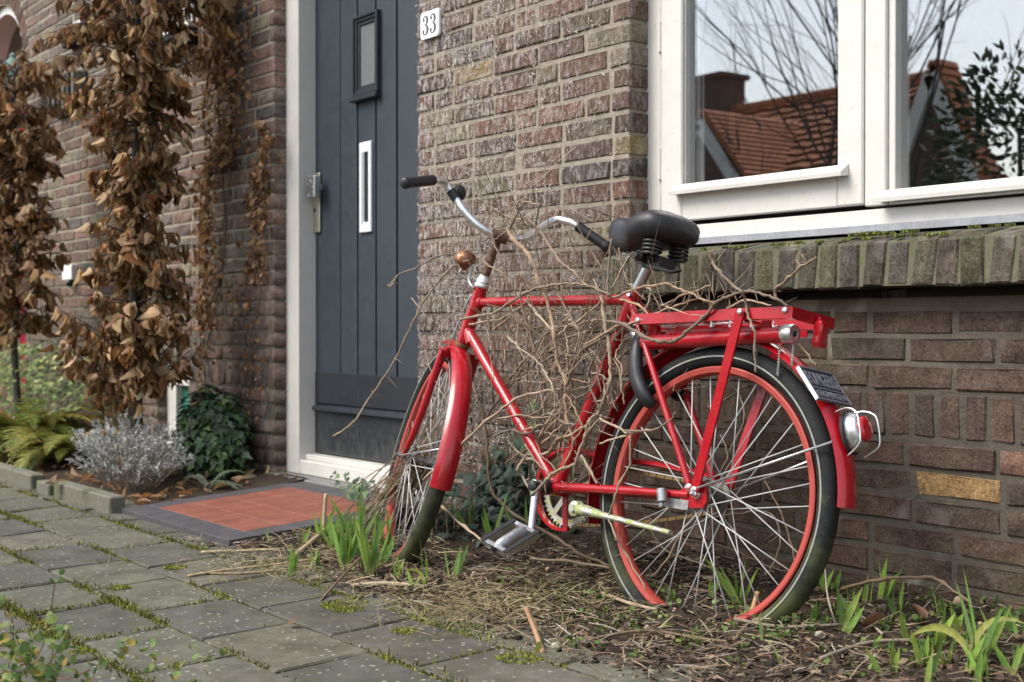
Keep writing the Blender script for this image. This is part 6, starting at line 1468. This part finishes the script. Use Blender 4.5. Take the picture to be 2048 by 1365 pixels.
for (px, py, rx_, n) in ((1130, 1185, .10, 1500), (1190, 1225, .09, 900), (1060, 1240, .08, 700), (930, 1255, .06, 400), (1440, 1140, .05, 200), (840, 1120, .04, 150), (1260, 1215, .07, 400), (700, 1150, .04, 150), (1350, 1280, .07, 250), (1650, 1170, .06, 300), (880, 1225, .06, 300)):
    b = hit(px, py)
    for _ in range(n):
        x, y = b.x + random.gauss(0, rx_), b.y + random.gauss(0, rx_*.45)
        if mnoise.noise((x*22, y*22, 5)) < -.05: continue
        ms.append((rotmat(Vector((random.gauss(0, .5), random.gauss(0, .5), 1)), random.uniform(0, 6), (random.uniform(.0012, .0026), random.uniform(.003, .009), .001)), (x, y, (bz(x, y) if y > -.78 else pz(y)) + .001))); cs.append(jit(random.choice([(.14, .17, .04), (.18, .2, .05), (.09, .12, .03), (.22, .2, .08)]), .3))
tag(scatter('moss_patches', BLV, BLF, ms, cs, M['matteA'], None, base=(-2.6, -.5, -.06)), 'soft green moss growing on the bare soil below the pedal', 'moss', kind='stuff')
# dead leaves lying about
dl = [(1845, 1258, 'curled rust brown dead leaf beside the narrow shoots', .045), (1760, 1260, 'brown dead leaf lying under the wide bladed shoots', .04), (820, 1150, 'rusty dead leaf near the front tyre', .03), (1600, 1325, 'reddish dead leaf in the near litter', .03), (105, 975, 'brown beech leaf standing against the short edging block', .06), (140, 960, 'long beech leaf curled over the edging block', .07), (575, 1255, 'thin curled straw leaf on the paving', .04)]
for px, py, lab, s_ in dl:
    b = hit(px, py) if px > 300 else P(px, py, -.84); d = norm(Vector((random.gauss(0, 1), random.gauss(0, .4), .35))); o = bpy.data.objects.new('dead_leaf', random.choice(beechleafs)); COL.objects.link(o)
    o.matrix_world = M4of(rotmat(d, random.uniform(0, 6), (s_*.7, s_, s_)), b + Vector((0, 0, .012))); o.color = (*jit(random.choice([(.2, .1, .055), (.27, .16, .09)]), .1), 1); tag(o, lab, 'dead leaf', 'dead leaves on the ground')
LB = [[], []]
for i in range(420):
    x = random.uniform(-9.0, SX0-.02); y = random.uniform(-.74, -.04); d = norm(Vector((random.gauss(0, 1), random.gauss(0, 1), random.uniform(-.1, .5)))); s_ = random.uniform(.03, .07)
    LB[0].append((rotmat(d, random.uniform(0, 6), (s_*.4, s_, s_*.6)), (x, y, bz(x, y) + .012))); LB[1].append(jit(random.choice(BCOL), .3))
tag(scatter('fallen_leaves', BV, BF, LB[0], LB[1], M['leafA'], None, base=(-5.5, -.4, -.03)), 'fallen brown beech leaves covering the soil of the far planting bed', 'leaves', kind='stuff')
# sticks
def stick(name, lab, cat, pts, wpx, col, zoff=.006, grp='loose sticks and stalks on the ground', mat='vine'):
    w = [hit(x, y) + Vector((0, 0, h)) for x, y, h in pts]; w = smooth_path(w, 4); dd = (w[0]-CAM).dot(FW); r0 = wpx*.5*dd/FPX; rr = [r0*(1-.25*i/len(w))*random.uniform(.92, 1.08) for i in range(len(w))]
    o = MB().tube(w, rr, 7).build(name, M[mat], base=tuple(w[0]), smooth=True); o.color = (*col, 1); tag(o, lab, cat, grp); return o
stick('cane', 'pale cut cane standing upright in the shoots by the step', 'stick', [(648, 1062, -.005), (649, 1062, .05), (652, 1062, .118)], 9, (.52, .40, .25))
stick('cane', 'thick pale cane leaning across the soil beside the step', 'stick', [(592, 1118, .01), (620, 1100, .02), (664, 1072, .035)], 13, (.40, .30, .19))
stick('stalk', 'straight straw stalk lying at the foot of the step', 'stalk', [(402, 1108, .004), (480, 1107, .006), (560, 1106, .01)], 7, (.45, .36, .22))
stick('stalk', 'long bent dry stalk lying on the paving edge', 'stalk', [(375, 1156, .004), (440, 1148, .008), (540, 1138, .01), (640, 1126, .012)], 6, (.42, .31, .19))
stick('stalk', 'second dry stalk beside the long bent one', 'stalk', [(400, 1150, .004), (480, 1152, .006), (560, 1146, .008), (630, 1140, .012)], 5, (.36, .27, .17))
stick('broken_stick', 'splintered reddish stick poking up from the litter at the paving corner', 'stick', [(1086, 1308, .0), (1070, 1290, .03), (1052, 1282, .07)], 13, (.38, .22, .13))
stick('broken_stick', 'short orange wood splinter below the rear rim', 'stick', [(1500, 1245, .0), (1508, 1240, .03), (1516, 1236, .055)], 12, (.42, .26, .13))
stick('stalk', 'flat pale stalk lying before the rear tyre', 'stalk', [(1205, 1192, .006), (1260, 1215, .008), (1315, 1228, .008)], 8, (.40, .30, .2))
stick('stalk', 'grey brown stalk crossing the litter under the rear wheel', 'stalk', [(1470, 1250, .012), (1560, 1268, .014), (1680, 1262, .012)], 8, (.24, .19, .14))
stick('stalk', 'thin pale twig leaning beside the rear tyre', 'stalk', [(1672, 1250, .0), (1656, 1225, .03), (1650, 1200, .07)], 4, (.45, .38, .28))
stick('stalk', 'pale twig lying between the two shoot clumps', 'stalk', [(1700, 1232, .01), (1730, 1250, .012), (1765, 1275, .006)], 6, (.40, .35, .28))
stick('stalk', 'long grey stalk across the near litter', 'stalk', [(1640, 1330, .01), (1740, 1300, .014), (1850, 1295, .012)], 9, (.26, .21, .16))
stick('stalk', 'brown stalk lying along the front of the bed', 'stalk', [(1180, 1290, .01), (1290, 1275, .014), (1400, 1290, .012), (1500, 1300, .01)], 7, (.2, .14, .09))
stick('stalk', 'dark twig angled across paving at the bed edge', 'stalk', [(642, 1205, .004), (700, 1160, .03), (770, 1105, .05)], 5, (.2, .12, .08))
stick('stalk', 'flattened bleached stalk before the front tyre', 'stalk', [(700, 1178, .006), (770, 1175, .01), (850, 1178, .006)], 9, (.42, .34, .23))
# dry stalks caught in the front wheel
ds_ = thing('dry_stalks', 'sheaf of bleached dry stalks caught in the spokes of the front wheel', 'dried plant', hit(745, 1040), None)
for i in range(130):
    t_ = random.random(); x0, y0 = 838 + random.gauss(0, 14), 905 + random.uniform(-15, 45); x1, y1 = random.gauss(762, 34), 1035 + random.gauss(0, 18); s_ = random.uniform(-.02, .05)
    a = CAM + ray(x0, y0)*((FH - CAM).dot(FW) + random.uniform(-.05, .03)); b = hit(x1, y1); m_ = a.lerp(b, .5) + rv(.018) + Vector((0, 0, .01)); a = a + rv(.01)
    mb = MB().tube(smooth_path([a, m_, b], 3), [random.uniform(.0010, .0022)]*7, 5, col=jit(random.choice([(.38, .31, .21), (.30, .24, .17), (.22, .17, .12), (.46, .39, .28), (.25, .16, .1)]), .2)); mb.build('stalk', M['vineA'], ds_, smooth=True, col=True)
for i in range(26):
    x0 = random.gauss(860, 22); a = CAM + ray(x0, random.uniform(780, 900))*((FH - CAM).dot(FW) + random.uniform(-.08, .02)); b = hit(x0 + random.gauss(-20, 25), 1060 + random.gauss(0, 15)); m_ = a.lerp(b, .5) + rv(.02)
    MB().tube(smooth_path([a, m_, b], 3), [random.uniform(.0009, .0018)]*7, 5, col=jit((.33, .25, .17), .3)).build('stalk', M['vineA'], ds_, smooth=True, col=True)
# weed in the near paving joint (soft, close to the lens)
nw = G(60, 1350, -.12); th = thing('paving_weed', 'small weed with round green leaves and thin red stems growing from the near paving joint', 'weed', nw)
nleaf = raw_mesh('leaf', RLV, [tuple(f) for f in RLF], M['leafO'])
for i in range(70):
    a = nw + Vector((random.gauss(0, .05), random.gauss(0, .03), 0)); px = random.uniform(-10, 420) if i > 50 else random.gauss(40, 60); tp = Z(px, random.uniform(1290, 1375) if px > 150 else random.uniform(1255, 1385), 2.3 + random.uniform(-.1, .1)); 
    if i < 9:
        tp = Z((20, 60, 110, 95, 150, 5, 40, 130, 180)[i], (1250, 1300, 1165, 1230, 1310, 1200, 1330, 1275, 1340)[i], 2.3); MB().tube(smooth_path([a, a.lerp(tp, .5) + rv(.02), tp], 4), .0011, 5, col=(.22, .09, .05)).build('stem', M['vineA'], th, smooth=True, col=True)
    s_ = random.uniform(.009, .019)
    for _ in range(4): inst('leaf', nleaf, th, M4of(rotmat(Vector((random.gauss(0, 1), random.gauss(0, 1), .4)), random.uniform(0, 6), s_), tp + rv(.018)), jit(random.choice([(.17, .25, .07), (.24, .30, .10), (.3, .24, .05), (.10, .17, .05)]), .2))

# ------------------------------------------------------------------ the far side of the street (what the window panes mirror)
YG = YF + .024
def mir(v): return Vector((v[0], 2*YG - v[1], v[2]))
def V_(px, py, d): return mir(Z(px, py, d))
def roofhouse(nm, lab, xr0, xr1, ridge_z, eave_z, y_front, depth, gables, chim):
    th = thing(nm, lab, 'house', ((xr0+xr1)/2, y_front, -.2)); yr = y_front - depth/2
    b = MB(); b.box((xr0, y_front-depth, -.25), (xr1, y_front, eave_z)); b.add([(xr0, y_front, eave_z), (xr0, y_front-depth, eave_z), (xr0, yr, ridge_z-.1), (xr1, y_front, eave_z), (xr1, y_front-depth, eave_z), (xr1, yr, ridge_z-.1)], [(0, 1, 2), (3, 5, 4)])
    b.build('wall', M['farbrick'], th)
    # tiled roof: courses of pantiles, each course a stepped strip
    n = 15; b = MB()
    for sg in (1, -1):
        for i in range(n):
            t0, t1 = i/n, (i+1)/n; y0 = y_front + .25 - (depth/2+.25)*t0; y1 = y_front + .25 - (depth/2+.25)*t1; z0 = eave_z - .1 + (ridge_z-eave_z+.1)*t0; z1 = eave_z - .1 + (ridge_z-eave_z+.1)*t1
            if sg < 0: y0 = 2*yr - y0; y1 = 2*yr - y1
            m_ = int((xr1-xr0)/.26); vs = []; 
            for k_ in range(m_+1):
                x = xr0 + (xr1-xr0)*k_/m_; h = .035 if k_ % 2 else 0; vs += [(x, y0, z0 + .07 + h), (x, y1, z1 + .02 + h)]
            b.add(vs, [(2*k_, 2*k_+2, 2*k_+3, 2*k_+1) for k_ in range(m_)])
    b.add([(xr0, y_front+.25, eave_z-.14), (xr1, y_front+.25, eave_z-.14), (xr1, yr, ridge_z-.03), (xr0, yr, ridge_z-.03), (xr0, 2*yr-y_front-.25, eave_z-.14), (xr1, 2*yr-y_front-.25, eave_z-.14)], [(0, 1, 2, 3), (3, 2, 5, 4)])
    b.tube([(xr0, yr, ridge_z+.05), (xr1, yr, ridge_z+.05)], .12, 8); ro = b.build('roof', M['rooftile'], th)
    for (x, hw, top, bot, yo, dp) in gables:
        b = MB(); yg_ = y_front + yo; yb_ = max(yr, yg_ - dp); b.add([(x-hw, yg_, bot), (x+hw, yg_, bot), (x, yg_, top), (x-hw, yb_, bot), (x+hw, yb_, bot), (x, yb_, top)], [(0, 1, 2), (0, 2, 5, 3), (1, 4, 5, 2)]); b.box((x-hw, yb_, -.2), (x+hw, yg_, bot)); b.build('gable', M['farbrick'], th)
        b = MB()
        for sg in (1, -1): bar(b, (x+sg*(hw+.25), yg_+.05, bot-.2), (x, yg_+.05, top+.12), Vector((0, 0, 1)), .20, .08)
        b.build('bargeboard', M['white'], th)
        b = MB()
        for sg in (1, -1): b.obox(((x+sg*(hw+.2)/2), (yb_+yg_)/2, (top+bot)/2+.12), Vector((-sg*(hw+.25)/2, 0, (top-bot+.2)/2)), Vector((0, (yg_-yb_)/2, 0)), Vector((.03*sg, 0, .05)))
        for sg in (1, -1):
            for i in range(13):
                t_ = (i+.5)/13; b.obox((x+sg*(hw+.2)*(1-t_), (yb_+yg_)/2, bot-.1+(top-bot+.2)*t_+.22), Vector((-sg*(hw+.25)/26, 0, (top-bot+.2)/26*.7)), Vector((0, (yg_-yb_)/2, 0)), Vector((.05*sg, 0, .06)))
        b.build('roof', M['rooftile'], th)
    for (x, w_, y_, z0, z1) in chim:
        b = MB(); b.box((x-w_, y_-w_*.7, z0), (x+w_, y_+w_*.7, z1)); b.box((x-w_*1.15, y_-w_*.85, z1), (x+w_*1.15, y_+w_*.85, z1+.10)); b.build('chimney', M['farbrick'], th)
    for i in range(int((xr1-xr0)/2.4)):
        x = xr0 + 1.2 + i*2.4
        b = MB(); b.box((x-.5, y_front, .8), (x+.5, y_front+.03, 2.2)); wo = b.build('window', M['white'], th); MB().box((x-.4, y_front+.031, .9), (x+.4, y_front+.035, 2.1)).build('pane', M['gap'], wo)
    return th
D1 = 27.0
ra, rb = V_(1432, 236, D1), V_(1675, 191, D1*0 + 27)
yr_ = ra.y; rzz = ra.z
def atY(px, y):            # virtual pixel column at real depth plane y -> x
    return P(px, 656, 2*YG - y).x
def zY(px, py, y): return P(px, py, 2*YG - y).z
yfr = yr_ + 3.0
g1x = atY(1402, yfr+.4); g1t = zY(1402, 262, yfr+.4); g1b = zY(1470, 372, yfr+.4); g1w = (atY(1470, yfr+.4) - g1x)
g2x = atY(1862, yfr+.4); g2t = zY(1862, 168, yfr+.4); g2b = zY(1925, 372, yfr+.4); g2w = (atY(1925, yfr+.4) - g2x)
roofhouse('row_house', 'orange tiled house across the street mirrored in the window panes', atY(1300, yr_), atY(1866, yr_), zY(1560, 212, yr_), zY(1560, 400, yfr), yfr, 6.0, [(g1x, abs(g1w), g1t, g1b, .4, 9.0), (g2x, abs(g2w), g2t, g2b, .4, .5)],
          [(atY(1430, yr_), (atY(1466, yr_)-atY(1396, yr_))/2, yr_, zY(1430, 260, yr_), zY(1430, 165, yr_))])
roofhouse('row_house', 'second tiled house farther along the street beyond the evergreen shrub', atY(2048, yr_)+5, atY(2048, yr_)+16, zY(1560, 212, yr_), zY(1560, 400, yfr), yfr, 6.0, [], [(atY(2048, yr_)+15, .5, yr_, 4.5, 6.2)])
# bare trees
def bare_tree(lab, base, H, seed, fan, thick=.07, nmain=6, dirs=None):
    rnd = random.Random(seed); th = thing('bare_tree', lab, 'tree', base, 'leafless trees across the street'); base = Vector(base)
    hs = H*.22; MB().tube([base - Vector((0, 0, .3)), base + Vector((.03, .02, hs*.5)), base + Vector((0, 0, hs))], [thick, thick*.85, thick*.8], 10).build('trunk', M['bark'], th, smooth=True)
    fine = MB()
    def grow(p, d, L_, r_, lev, mb):
        n_ = 7; path = [p]
        for i in range(n_): d = norm(d + Vector((rnd.gauss(0, .07), rnd.gauss(0, .07), rnd.gauss(.02, .05)))); path.append(path[-1] + d*L_/n_)
        mb.tube(path, [r_*(1-.55*i/n_) for i in range(n_+1)], 6 if lev < 2 else 4)
        if lev < 3:
            for k_ in range((4, 3, 2)[lev]):
                i = rnd.randint(2, n_); q = path[i]; nd = norm(d + Vector((rnd.gauss(0, .38), rnd.gauss(0, .38), rnd.gauss(0, .22)))); grow(q, nd, L_*rnd.uniform(.5, .75), r_*.52, lev+1, fine)
    for k_ in range(nmain):
        t_ = (k_+.5)/nmain; ang = -fan + 2*fan*t_ + rnd.gauss(0, .08); d = norm(Vector((math.sin(ang), rnd.gauss(0, .25), math.cos(ang)))); mb = MB(); grow(base + Vector((0, 0, hs*rnd.uniform(.5, 1))), d, H*.5, thick*.34, 0, mb); mb.build('limb', M['bark'], th, smooth=True)
    fine.build('branches', M['bark'], th, smooth=True)['kind'] = 'stuff'
for (px, d_, H_, sd_, fan, tk, lab) in ((1610, 15, 7.0, 3, .7, .08, 'wide leafless tree with fanned branches across the street in front of the tiled house'), (1800, 14, 6.5, 11, .6, .07, 'second leafless tree across the street with steep branches'), (1500, 22, 6.0, 21, .6, .06, 'smaller leafless tree beside the far gable')):
    c = V_(px, 656, d_); bare_tree(lab, (c.x, c.y, -.2), H_, sd_, fan, tk, 5)
# evergreen shrub by the kerb
ec = V_(2035, 230, 7.4); EV = [[], []]
th = thing('evergreen_shrub', 'dark glossy evergreen shrub standing by the kerb opposite the window', 'shrub', (ec.x, ec.y, -.15))
MB().tube([(ec.x, ec.y, -.2), (ec.x+.03, ec.y, .8), (ec.x, ec.y, 1.7)], [.03, .025, .012], 8).build('trunk', M['bark'], th, smooth=True)
for i in range(2600):
    u = rv(1); u = norm(u)*random.uniform(.3, 1)**.6; hz = u.z; k_ = .5 + .12*mnoise.noise((u.x*2, u.y*2, u.z*3)); p = Vector((ec.x + u.x*k_*1.05, ec.y + u.y*k_*1.0, 1.35 + hz*.85)); d = norm(u + Vector((0, 0, -.2)) + rv(.5))
    L_ = random.uniform(.045, .085); EV[0].append((rotmat(d, random.uniform(0, 6), (L_*.5, L_, L_*.5)), tuple(p))); EV[1].append(jit(random.choice([(.03, .06, .03), (.05, .09, .04), (.02, .04, .02), (.1, .14, .06)]), .3))
tag(scatter('leaf_mass', [(a, b, c*.5) for a, b, c in BV], BF, EV[0], EV[1], M['waxA'], th, smooth=True), kind='stuff')
